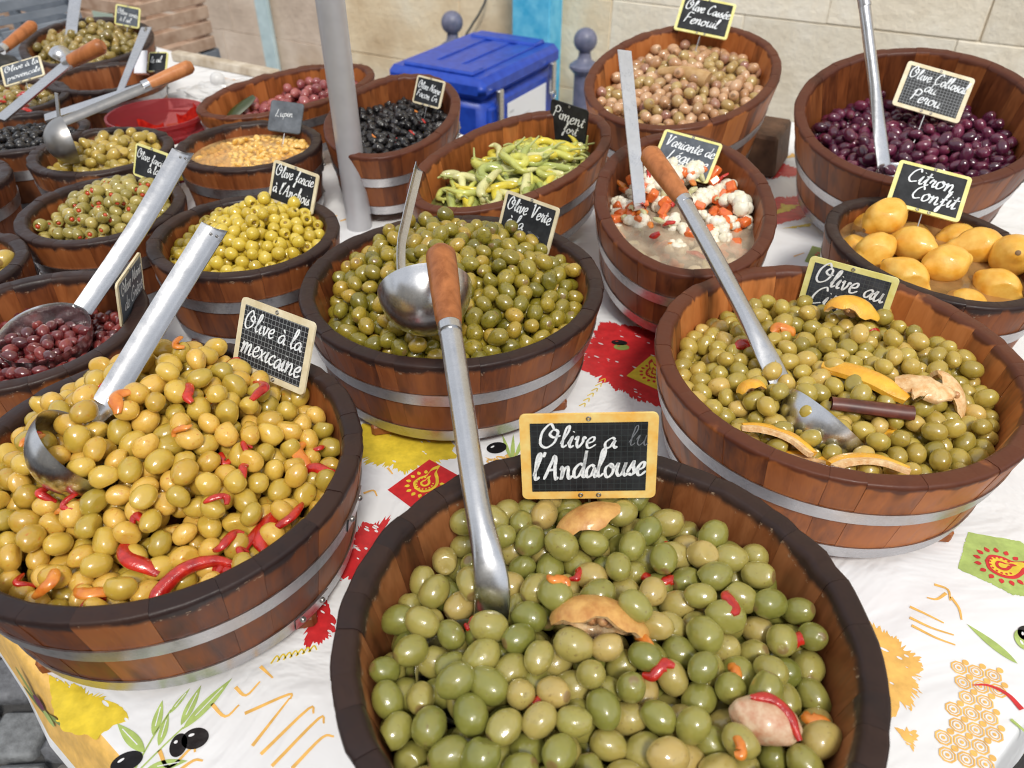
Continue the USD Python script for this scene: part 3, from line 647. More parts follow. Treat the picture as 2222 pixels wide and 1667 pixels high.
def ob_capsule(tb, a, b, rad):
    a, b = tb.local(a), tb.local(b)
    def f(P, r):
        ab = b - a; t = np.clip((P - a) @ ab / (ab @ ab), 0, 1)[:, None]; d = P - (a + ab * t); L = np.linalg.norm(d, axis=1) + 1e-9; k = L < rad + r
        P[k] += d[k] / L[k, None] * (rad + r - L[k])[:, None] * .8
    return f


def ob_shell(tb, c, R, axis):
    c = tb.local(c); ax = tb.R @ (np.asarray(axis, float) / np.linalg.norm(axis))
    def f(P, r):
        d = P - c; L = np.linalg.norm(d, axis=1) + 1e-9; low = (d @ ax) < r * .5; k = low & (L > R - r) & (L < R + r)
        tgt = np.where(L < R - .15 * r, R - r, R + r)
        P[k] += d[k] / L[k, None] * (tgt - L)[k, None] * .95
    return f


def ob_plate(tb, c, R, w, hgt):
    c = tb.local(c); X, Y, Z = (tb.R @ R[:, i] for i in range(3))
    def f(P, r):
        d = P - c; a, b, z = d @ X, d @ Y, d @ Z; k = (np.abs(a) < w / 2 + r * .3) & (np.abs(b) < hgt / 2 + r * .3) & (np.abs(z) < r)
        P[k] += np.outer(np.where(z[k] > 0, r - z[k], -r - z[k]), Z) * .7
    return f


def olive_mesh(L, W, seed, hole=0., nu=13, nv=18, bend=.0, dent=1.0):
    rng = np.random.default_rng(seed); asym = rng.uniform(-.10, .10); bend = rng.uniform(-.05, .05) + bend; th = np.linspace(0, PI, nu + 2)[1:-1]
    if hole: th = np.r_[.045, .10, .16, th[1:]] if th[0] < .3 else th
    ph = np.arange(nv) * 2 * PI / nv
    x = np.cos(th); rr = np.sin(th) ** .93 * (1 + asym * x)
    X = np.repeat(x * L / 2, nv); Y = np.outer(rr, np.cos(ph)).ravel() * W / 2; Z = np.outer(rr, np.sin(ph)).ravel() * W / 2
    P = np.column_stack([X, Y, Z]); P = np.vstack([P, [[L / 2, 0, 0], [-L / 2 - .02 * L, 0, 0]]])
    P[:, 2] += bend * W * (P[:, 0] / L * 2) ** 2
    nz = meshkit.fbm(P / W * 2.2 + seed * 7.7, 3, seed) - .5; P *= (1 + nz * (.09 + .10 * rng.random()))[:, None]
    if rng.random() < .5 and not hole:                      # a bruise or dent
        d = rng.normal(size=3); d /= np.linalg.norm(d); q_ = (P / [L / 2, W / 2, W / 2]) @ d; P -= np.outer(np.clip(q_ - .72, 0, 1) * W * rng.uniform(.25, .6), d)
    rad = np.hypot(P[:, 1], P[:, 2]); k = P[:, 0] > 0
    if hole: P[k, 0] -= (L * .30 * np.exp(-(rad[k] / (W * hole)) ** 4))
    else: P[k, 0] -= L * .035 * dent * np.exp(-(rad[k] / (W * .10)) ** 2)
    n = len(th); f = grid_faces(n, nv, wrap_m=True); j = np.arange(nv); a, b = n * nv, n * nv + 1
    f = np.vstack([f, np.stack([np.full(nv, a), j, (j + 1) % nv], 1), np.stack([np.full(nv, b), (n - 1) * nv + (j + 1) % nv, (n - 1) * nv + j], 1)])
    return P, f


def wrinkle(m, amp, seed):
    v, f = m; L = np.ptp(v[:, 0]); d = (meshkit.fbm(v / L * 5.5 + seed, 3, seed) - .5); return v * (1 + amp * d)[:, None], f


ZB = np.full((768, 1024), 1e9); IDB = np.full((768, 1024), -1, int); ALL = []


def splat(c, r, idx):
    x, y, d = proj(c)
    if d < .1: return
    R = 768.7 * r / d; x0, x1, y0, y1 = int(max(0, x - R)), int(min(1023, x + R + 1)), int(max(0, y - R)), int(min(767, y + R + 1))
    if x0 >= x1 or y0 >= y1: return
    yy, xx = np.mgrid[y0:y1, x0:x1]; q = 1 - ((xx - x) ** 2 + (yy - y) ** 2) / R ** 2; dd = np.where(q > 0, d - r * np.sqrt(np.maximum(q, 0)), 1e9)
    k = dd < ZB[y0:y1, x0:x1]; ZB[y0:y1, x0:x1][k] = dd[k]; IDB[y0:y1, x0:x1][k] = idx


def heap(tb, name, cat, label, group, mats, L, W, h, seed, meshf=None, cap=300, obst=(), layers=1.75, flat=.5, extra=None, stuffname=None, minpx=14, var=.13, protos=7, aim=None):
    """one food kind in one tub: what can be seen singly becomes one thing each, what lies deeper is one bed"""
    r = (L * W * W) ** (1 / 3) / 2 * .965; P = pack(tb, h, r, seed, layers, obst=obst)
    if tb.key in LAD:                     # nothing sticks through the metal of a ladle bowl
        c, R, ax = LAD[tb.key]; c = tb.local(c); ax = tb.R @ (np.asarray(ax, float) / np.linalg.norm(ax)); d = P - c; Ln = np.linalg.norm(d, axis=1)
        P = P[~((d @ ax < r * .3) & (np.abs(Ln - R) < r * .62))]
    Wd = tb.world(P)
    i0 = len(ALL)
    for i, c in enumerate(Wd): splat(c, r, i0 + i); ALL.append(c)
    rng = np.random.default_rng(seed + 100)
    meshf = meshf or (lambda k, L, W: olive_mesh(L, W, k))
    jobs.append((tb, name, cat, label, group, mats, L, W, seed, meshf, cap, flat, extra, Wd, i0, r, rng, minpx, var, protos, aim))
    return P, r


jobs = []


def run_jobs():
    cnt = np.bincount(IDB[IDB >= 0], minlength=len(ALL))
    for tb, name, cat, label, group, mats, L, W, seed, meshf, cap, flat, extra, Wd, i0, r, rng, minpx, var, protos, aim in jobs:
        vis = cnt[i0:i0 + len(Wd)]; order = np.argsort(-vis, kind='stable'); single = set(order[:cap][vis[order[:cap]] >= minpx].tolist())
        pm = [meshf(seed * 20 + k, L, W) for k in range(protos)]; roots = [None] * (protos * len(mats)); bed = MB(); low = olive_mesh(L, W, seed, nu=5, nv=8, dent=0)
        for i, c in enumerate(Wd):
            d = rng.normal(size=3); d[2] *= flat
            if aim is not None and rng.random() < .55: d = np.array(aim) + rng.normal(0, .45, 3)
            F = frame_z(d, rng.normal(size=3)); R = np.array([F[2], F[0], F[1]]) * rng.uniform(1 - var, 1 + var * .8)
            if i not in single:
                bed.add(low[0] @ R + c, low[1]); continue
            k = rng.integers(len(roots)); m4 = M4(R, c)
            if roots[k] is None:
                t = roots[k] = thing(name, label, cat, m4, group); part('flesh', pm[k % protos], mats[k // protos], t, smooth=True)
                if extra: extra(t, k)
            else: copy_of(roots[k], m4, label, group)
        if bed.n: tag(part(f'{name}_bed', bed.get(), BEDS[mats[0].GetPrim().GetName()], smooth=True), 'deeper layer of the same food under what shows in: ' + label, cat + ' bed', kind='stuff')


def surf_at(P, r, tb, x, y):
    """world height of the food surface under (x, y)"""
    Wd = tb.world(P); d2 = ((Wd[:, :2] - [x, y]) ** 2).sum(1); k = d2 < r * r * 1.3
    return (Wd[k, 2] + np.sqrt(np.maximum(r * r - d2[k], 0))).max() if k.any() else Wd[:, 2].mean()

# ------------------------------------------------------------------ ladles
def ladle(label, bowl, path, kind, w, grip=None, top_w=None, thick=.0012, hole=False, ref=None, metal=None, flat_end=False):
    """bowl = (centre, radius, opening axis) or None; path from the bowl up; grip = end point of a wooden grip beyond the path"""
    metal = metal or STEEL; path = [np.array(p, float) for p in path]
    t = thing('ladle', label, 'ladle', None)
    if bowl:
        c, R, ax = np.array(bowl[0], float), bowl[1], np.array(bowl[2], float); ax /= np.linalg.norm(ax)
        a = np.linspace(0, PI / 2 * .97, 15); ro, ri = R, R - .0016
        pr = np.vstack([np.stack([ro * np.sin(a), -ro * np.cos(a)], 1), [[R + .0006, .0006]], np.stack([ri * np.sin(a), -ri * np.cos(a)], 1)[::-1]])
        m = trimesh.creation.revolve(pr, sections=48); F = frame_z(ax); v = np.array(m.vertices)
        v *= (1 + .012 * (meshkit.noise(v / R * 1.6 + 3, 2) - .5))[:, None]
        part('bowl', (v @ F + c, m.faces), BOWL if metal is STEEL else metal, t, smooth=45)
        d = path[0] - c; d = d - ax * (d @ ax); att = c + d / np.linalg.norm(d) * (R - .001)
        path = ([att - ax * .006] if len(path) > 1 else [att]) + [p for p in path if np.linalg.norm(p - att) > .020]
    P = catmull(path, 6); up = ref if ref is not None else (0, -.35, 1.0); tw = top_w or w; N = len(P)
    if kind == 'channel':
        s = np.linspace(-1, 1, 9)
        def sec(i, u):
            ww = (w + (tw - w) * u) / 2; d = .22 * ww * 2
            return np.vstack([np.stack([ww * s, d * s * s - d * .5], 1), np.stack([ww * s, d * s * s - d * .5 - thick], 1)[::-1]])
    elif kind == 'flat':
        def sec(i, u):
            ww = (w + (tw - w) * u) / 2; return np.array([[-ww, -thick], [ww, -thick], [ww, thick], [-ww, thick]])
    else:
        cc = circ(14)
        def sec(i, u):
            k = min(1, max(0, (u - .18) / .30)); k = k * k * (3 - 2 * k); ww = (w * 1.34 * (1 - k) + (w + (tw - w) * u) * k) / 2
            return cc * [ww, ww * (.16 + .74 * k)]
    if hole:                                                # slotted hanging end
        k0 = int(N * .80)
    part('handle', sweep(P, sec, up), metal, t, smooth=40)
    if hole:
        e = P[-1]; d = P[-1] - P[-3]; d /= np.linalg.norm(d); F = frame_z(np.cross(np.cross(d, np.array(up, float)), d), d)
        part('hanging_slot', tube([e - d * .016 + F[0] * .0 + np.array(F[2]) * .0015, e - d * .004 + np.array(F[2]) * .0015], .0032, 8), DULL, t, smooth=True)
    if grip is not None:
        A, B = P[-1], np.array(grip, float); L = np.linalg.norm(B - A); d = (B - A) / L; u = np.linspace(0, 1, 15)
        rr = tw / 2 * np.interp(u, [0, .03, .08, .5, .9, .97, 1], [.96, 1.02, 1.06, 1.22, 1.28, 1.20, .8]); rr = rr * grip_fat.get(label, 1)
        v, f = tube(A + d * (L * u)[:, None], rr, 18); part('wooden_grip', (v, f), GRIP, t, smooth=45)
        part('ferrule', tube(A + d * np.linspace(-.010, .004, 4)[:, None], tw / 2 * 1.05, 18), metal, t, smooth=40)
    if kind == 'channel':
        e, d = P[-1], P[-1] - P[-3]; d /= np.linalg.norm(d); F = frames(np.array([P[-3], P[-2], P[-1]]), np.array(up, float))
        for k in (-1, 1): part('handle_hole', trimesh.creation.icosphere(1, .0018).apply_translation(e - d * .008 + F[1][-1] * k * .004 + F[2][-1] * (-.003)), DULL, t)
    return t


grip_fat = {}
LAD = {}
LAD['andalouse'] = ((-.036, .374, .866), .046, (.05, -.1, .99)); LAD['mexicaine'] = ((-.437, .580, .934), .050, (.74, .36, .56)); LAD['kalamata'] = ((-.617, .845, .898), .058, (.0, -.16, .98))
LAD['verte'] = ((-.110, .842, .964), .059, (-.16, .84, .46)); LAD['citron'] = ((.375, .694, .870), .058, (.68, .38, .63)); LAD['collosal'] = ((.700, 1.315, .925), .045, (.05, 0, 1)); LAD['ladle_olives'] = ((-.838, 1.437, .940), .043, (.80, .60, .02))
G = 'long ladle with an orange wooden grip lying across into the front andalusian tub'; grip_fat[G] = 1.12
ladle(G, LAD['andalouse'], [(-.0165, .419, .888), (-.0178, .428, .916), (-.0325, .489, .955), (-.048, .574, .9925), (-.064, .66, 1.03)], 'tube', .0235, grip=(-.079, .762, 1.062))
ladle('round steel ladle bowl lying upside down on the herbed green olives', LAD['verte'], [(-.151, .930, .970), (-.149, .994, .988), (-.139, 1.099, 1.022)], 'channel', .020, ref=(.9, -.3, .3))
G = 'ladle with red-brown wooden grip standing in the lemon olives'; grip_fat[G] = 1.12
ladle(G, LAD['citron'], [(.334, .745, .872), (.312, .810, .912), (.278, .92, .958), (.244, 1.035, 1.0)], 'tube', .0225, grip=(.203, 1.125, 1.036))
ladle('ladle handle leaning out of the purple olives', LAD['collosal'], [(.682, 1.35, .945), (.624, 1.495, 1.17)], 'tube', .021, grip=(.608, 1.53, 1.235))
ladle('flat steel spatula handle standing in the pickled vegetables', None, [(.2135, 1.205, .905), (.212, 1.214, .93), (.200, 1.287, 1.025), (.188, 1.36, 1.12)], 'flat', .024, top_w=.027, thick=.0009, ref=(.36, -.35, .95), metal=steel('spatula_steel', (.74, .75, .77), .36))
ladle('wide channel-handled ladle standing in the yellow olives with chillies', LAD['mexicaine'], [(-.436, .630, .940), (-.425, .647, .952), (-.390, .731, 1.0), (-.344, .819, 1.06)], 'channel', .031, top_w=.036)
ladle('large channel-handled ladle scooping the wine-red olives', LAD['kalamata'], [(-.575, .906, .908), (-.529, .996, .970), (-.485, 1.111, 1.04)], 'channel', .034, top_w=.036)
ladle('dome-shaped ladle bowl turned over on the olives at left', LAD['ladle_olives'], [(-.689, 1.657, 1.0)], 'channel', .020, metal=DULL, ref=(.5, -.5, .9))
ladle('wooden-gripped ladle lying over the mixed olives at far left', None, [(-1.031, 1.552, .94), (-.958, 1.744, 1.0)], 'flat', .026, grip=(-.874, 1.745, 1.035), thick=.002)
ladle('ladle with long orange grip laid over the empty dark tub', None, [(-.935, 1.545, .945), (-.742, 1.612, .990)], 'flat', .022, grip=(-.665, 1.672, 1.012), thick=.002)
ladle('slotted flat handle standing in the empty dark tub', None, [(-.894, 1.79, .92), (-.908, 2.054, 1.0)], 'flat', .014, top_w=.026, hole=True)
ladle('short wooden-gripped ladle at the left top corner', None, [(-1.30, 1.92, .955), (-1.236, 1.981, .97)], 'flat', .022, grip=(-1.205, 2.09, 1.0), thick=.002)
ladle('flat steel strip standing in the far green olives', None, [(-1.20, 2.235, .91), (-1.202, 2.244, .94), (-1.216, 2.378, 1.03)], 'flat', .028, top_w=.034)
ladle('thin steel rod standing by the small black olives', None, [(-.899, 1.51, .90), (-.895, 1.519, .94), (-.884, 1.527, 1.0)], 'flat', .008)
ladle('small shiny ladle bowl tipped over behind the mixed olives', ((-1.062, 1.905, .968), .026, (-.5, -.1, -.85)), [(-1.05, 1.95, .97), (-1.02, 1.98, .96)], 'flat', .012)

# ------------------------------------------------------------------ chalk lettering and signs
GL = {  # single strokes on a grid whose x-height is 1
    'a': (1.0, [[(.82, .85), (.5, 1), (.12, .6), (.2, .08), (.55, .12), (.84, .8), (.84, .3), (1.0, .02), (1.15, .2)]]),
    'c': (.85, [[(.75, .8), (.5, 1), (.15, .6), (.2, .1), (.5, 0), (.85, .25)]]),
    'd': (1.05, [[(.82, .85), (.5, 1), (.12, .6), (.2, .08), (.55, .1), (.86, .8), (.95, 2.0), (.86, .4), (1.0, .02), (1.2, .2)]]),
    'e': (.85, [[(.15, .45), (.6, .6), (.65, .95), (.4, 1.0), (.14, .6), (.25, .05), (.55, 0), (.9, .3)]]),
    'f': (.8, [[(.1, .4), (.5, 1.2), (.7, 1.9), (.5, 2.0), (.4, 1.2), (.35, 0), (.25, -.9), (.05, -.8), (.2, -.2), (.8, .3)], [(.1, .9), (.7, 1.0)]]),
    'g': (1.0, [[(.82, .85), (.5, 1), (.12, .6), (.2, .08), (.6, .15), (.84, .9), (.8, -.4), (.5, -.95), (.15, -.7), (.6, -.1), (1.1, .25)]]),
    'h': (1.0, [[(.1, .3), (.45, 1.4), (.4, 2.0), (.25, 1.8), (.2, 0), (.35, .7), (.65, 1.0), (.75, .7), (.75, .1), (1.05, .15)]]),
    'i': (.5, [[(.05, .3), (.25, 1.0), (.2, .25), (.35, .0), (.55, .2)], [(.27, 1.45), (.30, 1.52)]]),
    'l': (.6, [[(.02, .3), (.45, 1.5), (.42, 2.05), (.22, 1.8), (.18, .4), (.32, 0), (.6, .25)]]),
    'm': (1.5, [[(.05, .7), (.2, 1.0), (.2, 0), (.35, .75), (.55, 1.0), (.65, .7), (.65, 0), (.8, .75), (1.05, 1.0), (1.15, .7), (1.15, .15), (1.3, 0), (1.5, .25)]]),
    'n': (1.1, [[(.05, .7), (.2, 1.0), (.2, 0), (.35, .7), (.6, 1.0), (.75, .7), (.75, .15), (.9, 0), (1.1, .25)]]),
    'o': (.95, [[(.5, 1.0), (.15, .7), (.2, .1), (.5, 0), (.8, .4), (.7, .9), (.5, 1.0), (.7, .75), (1.0, .8)]]),
    'p': (1.0, [[(.05, .6), (.25, 1.0), (.2, 0), (.15, -.9), (.22, .4), (.5, 1.0), (.8, .75), (.75, .15), (.45, .05), (.25, .3)]]),
    'q': (1.0, [[(.82, .85), (.5, 1), (.12, .6), (.2, .08), (.6, .15), (.84, .9), (.8, -.9), (1.0, -.3)]]),
    'r': (.75, [[(.05, .4), (.22, 1.1), (.25, .85), (.55, .9), (.5, .3), (.6, 0), (.8, .2)]]),
    's': (.75, [[(.02, .2), (.4, 1.05), (.42, .7), (.6, .3), (.4, 0), (.12, .12)], [(.5, .05), (.8, .25)]]),
    't': (.7, [[(.05, .3), (.35, 1.1), (.4, 1.7), (.3, .5), (.38, .03), (.7, .25)], [(.05, 1.15), (.75, 1.25)]]),
    'u': (1.05, [[(.02, .6), (.2, 1.0), (.18, .3), (.4, 0), (.72, .4), (.78, 1.0), (.75, .3), (.9, 0), (1.1, .2)]]),
    'v': (.95, [[(.02, .7), (.2, 1.0), (.3, .3), (.45, 0), (.7, .5), (.72, 1.0), (.95, .85)]]),
    'x': (.9, [[(.05, .85), (.25, .95), (.6, .05), (.85, .15)], [(.8, 1.0), (.1, 0)]]),
    'z': (.9, [[(.1, .9), (.75, .95), (.15, .05), (.85, .1)]]),
    "'": (.35, [[(.22, 2.0), (.12, 1.6)]]), ' ': (.7, []), '~': (1.2, [[(0, .3), (.2, .8), (.35, .2), (.6, .9), (.75, .2), (1.0, .7), (1.2, .3)]]),
    'O': (1.7, [[(1.0, 1.7), (.6, 2.1), (.15, 1.4), (.2, .4), (.7, 0), (1.25, .5), (1.3, 1.4), (.95, 1.6), (.75, 1.2), (1.1, .95), (1.6, 1.1)]]),
    'C': (1.3, [[(1.15, 1.6), (.85, 2.0), (.35, 1.5), (.15, .6), (.5, .0), (1.2, .3)]]),
    'V': (1.4, [[(.05, 1.8), (.3, 2.0), (.45, .8), (.55, 0), (.9, 1.0), (1.1, 1.9), (1.4, 1.8)]]),
    'P': (1.3, [[(.35, 1.9), (.3, .6), (.2, 0)], [(.05, 1.5), (.5, 2.1), (1.1, 1.8), (1.0, 1.1), (.4, 1.0)]]),
    'F': (1.2, [[(1.15, 1.95), (.4, 1.95), (.3, 1.0), (.2, 0)], [(.3, 1.05), (.95, 1.1)]]),
    'L': (1.2, [[(.45, 2.0), (.3, .9), (.15, .05), (.5, .12), (1.05, .0)]]),
    'A': (1.5, [[(.05, .0), (.45, 1.0), (.85, 2.0), (1.0, 1.0), (1.15, 0), (1.4, .2)], [(.4, .8), (1.15, .85)]]),
    'N': (1.5, [[(.1, 0), (.3, 1.9), (.7, .8), (1.05, .05), (1.2, 1.2), (1.4, 2.0)]]),
    'G': (1.4, [[(1.15, 1.6), (.85, 2.0), (.3, 1.4), (.2, .4), (.6, 0), (1.1, .4), (1.1, .9), (.8, .9)]]),
    'B': (1.3, [[(.3, 0), (.4, 2.0), (1.0, 1.8), (.5, 1.1), (1.1, .7), (.8, 0), (.3, .05)]]),
}
ACC = {'à': ('a', [(.3, 1.65), (.62, 1.3)]), 'é': ('e', [(.35, 1.3), (.75, 1.7)]), 'è': ('e', [(.25, 1.7), (.6, 1.35)])}


def lettering(lines, seed=0, slant=.22, room=None):
    """[(text, x, y, x-height, tilt deg[, pen])] in metres on the board -> one mesh of brush strokes"""
    rng = np.random.default_rng(seed); mb = MB()
    for ln in lines:
        text, x0, y0, xh, rot = ln[:5]; pen = ln[5] if len(ln) > 5 else .205; x = 0; a = math.radians(rot)
        xh = xh * .86; tot = sum(GL[ACC[ch][0] if ch in ACC else ch][0] for ch in text) + .5; sq = min(1.0, (room - x0) / (tot * xh)) if room else 1.0; x_sc = max(sq, .62); xh = xh * (sq / x_sc)
        for ch in text:
            acc = None
            if ch in ACC: ch, acc = ACC[ch]
            wd, st = GL[ch]; yj = rng.uniform(-.08, .08); sj = rng.uniform(.92, 1.08)
            for s in st + ([acc] if acc else []):
                P = catmull(np.array(s, float), 6) * sj; P[:, 1] += yj; P[:, 0] += slant * P[:, 1] + x; P[:, 0] *= x_sc
                P = P + (meshkit.noise(np.column_stack([P * 2.1, np.full(len(P), seed)]), 3)[:, None] - .5) * .08
                t = np.gradient(P, axis=0); t /= np.linalg.norm(t, axis=1, keepdims=True) + 1e-9; n = np.stack([-t[:, 1], t[:, 0]], 1)
                wv_ = pen * (.62 + .55 * np.abs(t @ [.5, -.85]) + .25 * (meshkit.noise(np.column_stack([P * 1.7, np.full(len(P), 9 + seed)]), 1) - .5)); wv_[0] *= .6; wv_[-1] *= .4
                Q = np.vstack([P + n * wv_[:, None] / 2, P - n * wv_[:, None] / 2]) * xh
                Q = Q @ np.array([[math.cos(a), math.sin(a)], [-math.sin(a), math.cos(a)]]) + [x0, y0]
                m = len(P); i = np.arange(m - 1); mb.add(np.column_stack([Q, np.full(2 * m, 0.0) + rng.uniform(0, .00012)]), np.stack([i, i + m, i + m + 1, i + 1], 1))
            x += wd * sj
    return mb.get()


CHALK = plain('chalk_paint', (.83, .86, .88), .75, noise=(420, (.62, .66, .70), (.9, .92, .93)))
FADED = plain('chalk_faded', (.16, .17, .19), .8); PICK = steel('pick_wire', (.5, .5, .5), .3)
FRAMES = {'cream': plain('frame_cream', (.74, .66, .46), .5, noise=(35, (.60, .50, .30), (.80, .73, .54))), 'yellow': plain('frame_yellow', (.82, .66, .17), .5, noise=(35, (.74, .50, .10), (.86, .74, .30))),
          'lemon': plain('frame_lemon', (.78, .74, .26), .5, noise=(35, (.66, .60, .16), (.82, .79, .38))), 'orange': plain('frame_orange', (.84, .58, .14), .5, noise=(30, (.82, .42, .06), (.86, .70, .28))), 'black': plain('frame_black', (.012, .012, .013), .45)}


def slate_mat(name, col, grid=0., line=(.30, .31, .33), rough=.5):
    nodes = {'tc': ('texture_coordinate', {}), 'n': ('noise_texture', {'scale': 28, 'detail': 5, 'roughness': .65}), 'r': ('rgb_ramp', {'ramp': [(.35, col), (.7, tuple(min(1, c * 2.2 + .015) for c in col))]}), 'p': ('principled_bsdf', {'roughness': rough, 'specular_ior_level': .22}),
             'b': ('bump', {'strength': .3, 'distance': .0008})}
    links = [('tc.object', 'n.vector'), ('n.fac', 'r.fac'), ('n.fac', 'b.height'), ('b.normal', 'p.normal')]
    if not grid: return mat(name, nodes, links + [('r.color', 'p.base_color')])
    nodes.update({'s': ('separate_xyz', {}), 'mx': ('math', {'math_type': 'multiply', 'value2': 1 / grid}), 'my': ('math', {'math_type': 'multiply', 'value2': 1 / grid}), 'fx': ('math', {'math_type': 'fraction'}), 'fy': ('math', {'math_type': 'fraction'}),
                  'ax': ('math', {'math_type': 'add', 'value2': 100}), 'ay': ('math', {'math_type': 'add', 'value2': 100}), 'lx': ('math', {'math_type': 'less_than', 'value2': .11}), 'ly': ('math', {'math_type': 'less_than', 'value2': .11}), 'mm': ('math', {'math_type': 'maximum'}), 'g': ('mix', {'color2': line})})
    return mat(name, nodes, links + [('tc.object', 's.vector'), ('s.x', 'mx.value1'), ('s.y', 'my.value1'), ('mx.value', 'ax.value1'), ('my.value', 'ay.value1'), ('ax.value', 'fx.value1'), ('ay.value', 'fy.value1'), ('fx.value', 'lx.value1'), ('fy.value', 'ly.value1'), ('lx.value', 'mm.value1'), ('ly.value', 'mm.value2'), ('mm.value', 'g.fac'), ('r.color', 'g.color1'), ('g.color', 'p.base_color')])


SLATES = {'plain': slate_mat('slate', (.010, .011, .013)), 'grey': slate_mat('slate_grey', (.060, .068, .080), rough=.3), 'grid': slate_mat('slate_grid', (.010, .011, .013), .0058, (.26, .275, .29)), 'faint': slate_mat('slate_faint', (.008, .009, .011), .0062, (.035, .042, .045)), 'dust': slate_mat('slate_dust', (.022, .026, .034), .0062, (.07, .08, .085), .3)}
SIGNS = {}


def sign(key, label, c, rot, w, h, frame, slate, lines, faded=None, bw=.0078, pick=.06, seed=0, rivets=True):
    R = euler(*rot); t = thing('price_sign', label, 'sign', M4(R.T, c)); SIGNS[key] = (np.array(c), R, w, h)
    outer = sbox(-w / 2 + .006, -h / 2 + .006, w / 2 - .006, h / 2 - .006).buffer(.006, 5)
    part('board', trimesh.creation.extrude_polygon(outer, .0028, engine='earcut').apply_translation([0, 0, -.0028]), FRAMES[frame], t)
    if frame != 'black':
        ins = sbox(-w / 2 + bw + .0006, -h / 2 + bw, w / 2 - bw - .0006, h / 2 - bw)
        part('slate', trimesh.creation.extrude_polygon(ins, .0009, engine='earcut').apply_translation([0, 0, -.0002]), SLATES[slate], t)
    else: part('slate', trimesh.creation.extrude_polygon(outer.buffer(-.001), .0009, engine='earcut').apply_translation([0, 0, -.0002]), SLATES[slate], t)
    L = [(tx, x * w, y * h, s * h, r_, *o) for tx, x, y, s, r_, *o in lines]; v, f = lettering(L, seed, room=w / 2 - bw * .8 if frame != 'black' else w * .47); part('handwriting', (v + [0, 0, .0012], f), CHALK, t)
    if faded: v, f = lettering([(tx, x * w, y * h, s * h, r_, *o) for tx, x, y, s, r_, *o in faded], seed + 1); part('smudged_writing', (v + [0, 0, .0011], f), FADED, t)
    if rivets:
        for x, y in ((0, h / 2 - bw * .5), (-.008, -h / 2 + bw * .5), (.010, -h / 2 + bw * .5)):
            part('eyelet', trimesh.creation.torus(.0019, .0008, 14, 6).apply_translation([x, y, .0006]), DULL, t, smooth=True)
    part('pick', tube([(.001, -h / 2 + .002, -.0035), (.001, -h / 2 - pick, -.0035)], .0011, 6, ref=(0, 0, 1)), PICK, t, smooth=True)
    return t


sign('andalouse', "chalk sign reading Olive a l'Andalouse with an orange-yellow frame", (.075, .553, .945), (80, -3, -2), .133, .098, 'orange', 'faint', [('Olive a', -.38, .13, .142, -1), ("l'Andalouse", -.42, -.25, .175, 2)], [('lu', .285, .15, .13, 0, .10)], seed=1, bw=.0095)
sign('mexicaine', 'cream-framed chalk sign with a white grid reading Olive à la mexicaine', (-.282, .745, .946), (63, -1, -32), .119, .087, 'cream', 'grid', [('Olive à la', -.42, .11, .15, -3), ('mexicaine', -.41, -.24, .17, -3)], seed=2)
sign('verte', 'chalk sign reading Olive Verte à la standing in the herbed olives', (.023, 1.115, .924), (69, 1, -39), .105, .077, 'cream', 'plain', [('Olive Verte', -.42, .16, .16, -2), ('à la', -.36, -.16, .15, -2)], [('~~~', .05, -.2, .1, -8, .1)], seed=3, bw=.005)
sign('anchois', "chalk sign reading Olive farcie à l'Anchois", (-.365, 1.215, .940), (68, 6, -28), .094, .069, 'cream', 'plain', [('Olive farcie', -.42, .16, .155, 0), ("à l'Anchois", -.42, -.24, .17, -2)], seed=4, bw=.005)
sign('citron', 'yellow-framed chalk sign reading Olive au Citron behind the lemon olives', (.471, .938, .896), (80, -1, -36), .121, .089, 'lemon', 'dust', [('Olive au', -.40, .12, .18, -3), ('Citron', -.38, -.24, .17, -2)], seed=5)
sign('confit', 'yellow-framed chalk sign reading Citron confit', (.666, 1.162, .958), (38, 7, -23), .112, .082, 'lemon', 'plain', [('Citron', -.34, .08, .19, -1), ('Confit', -.22, -.25, .18, -1)], seed=6, bw=.006)
sign('collosal', 'cream-framed gridded chalk sign reading Olive Collosal du Perou', (.812, 1.518, 1.005), (47, 10, -22), .127, .093, 'cream', 'grid', [('Olive Collosal', -.43, .17, .135, -2), ('du', -.14, -.06, .13, 0), ('Perou', -.30, -.30, .15, -2)], seed=7)
sign('cassee', 'yellow-framed chalk sign reading Olive Cassée Fenouil', (.446, 1.925, 1.052), (42, 7, -17), .124, .093, 'lemon', 'plain', [('Olive Cassée', -.42, .12, .15, -4), ('Fenouil', -.38, -.24, .16, -2)], seed=8, bw=.006)
sign('variante', 'grey slate chalk sign reading Variante de Légume', (.309, 1.328, .951), (41, 7, -24), .107, .079, 'lemon', 'grey', [('Variante de', -.42, .12, .155, -2), ('Légume', -.30, -.20, .17, 0)], seed=9, bw=.005)
sign('piment', 'frameless black chalk sign reading Piment fort', (.110, 1.510, .942), (94, 5, -36), .086, .085, 'black', 'plain', [('Piment', -.44, .12, .17, -4), ('fort', -.12, -.16, .14, -2)], seed=10)
sign('nyons', 'small cream-framed chalk sign standing in the shrivelled black olives', (-.180, 1.697, .951), (66, 2, -34), .076, .058, 'cream', 'plain', [('Olive Noire', -.40, .10, .15, -6, .22), ('Facon Gr', -.40, -.22, .15, -4, .22)], seed=11, bw=.004)
sign('lupin', 'small frameless grey slate reading Lupin', (-.468, 1.598, .930), (48, 7, -2), .068, .066, 'black', 'grey', [('Lupin', -.32, -.02, .13, 4, .14)], seed=12, rivets=False)
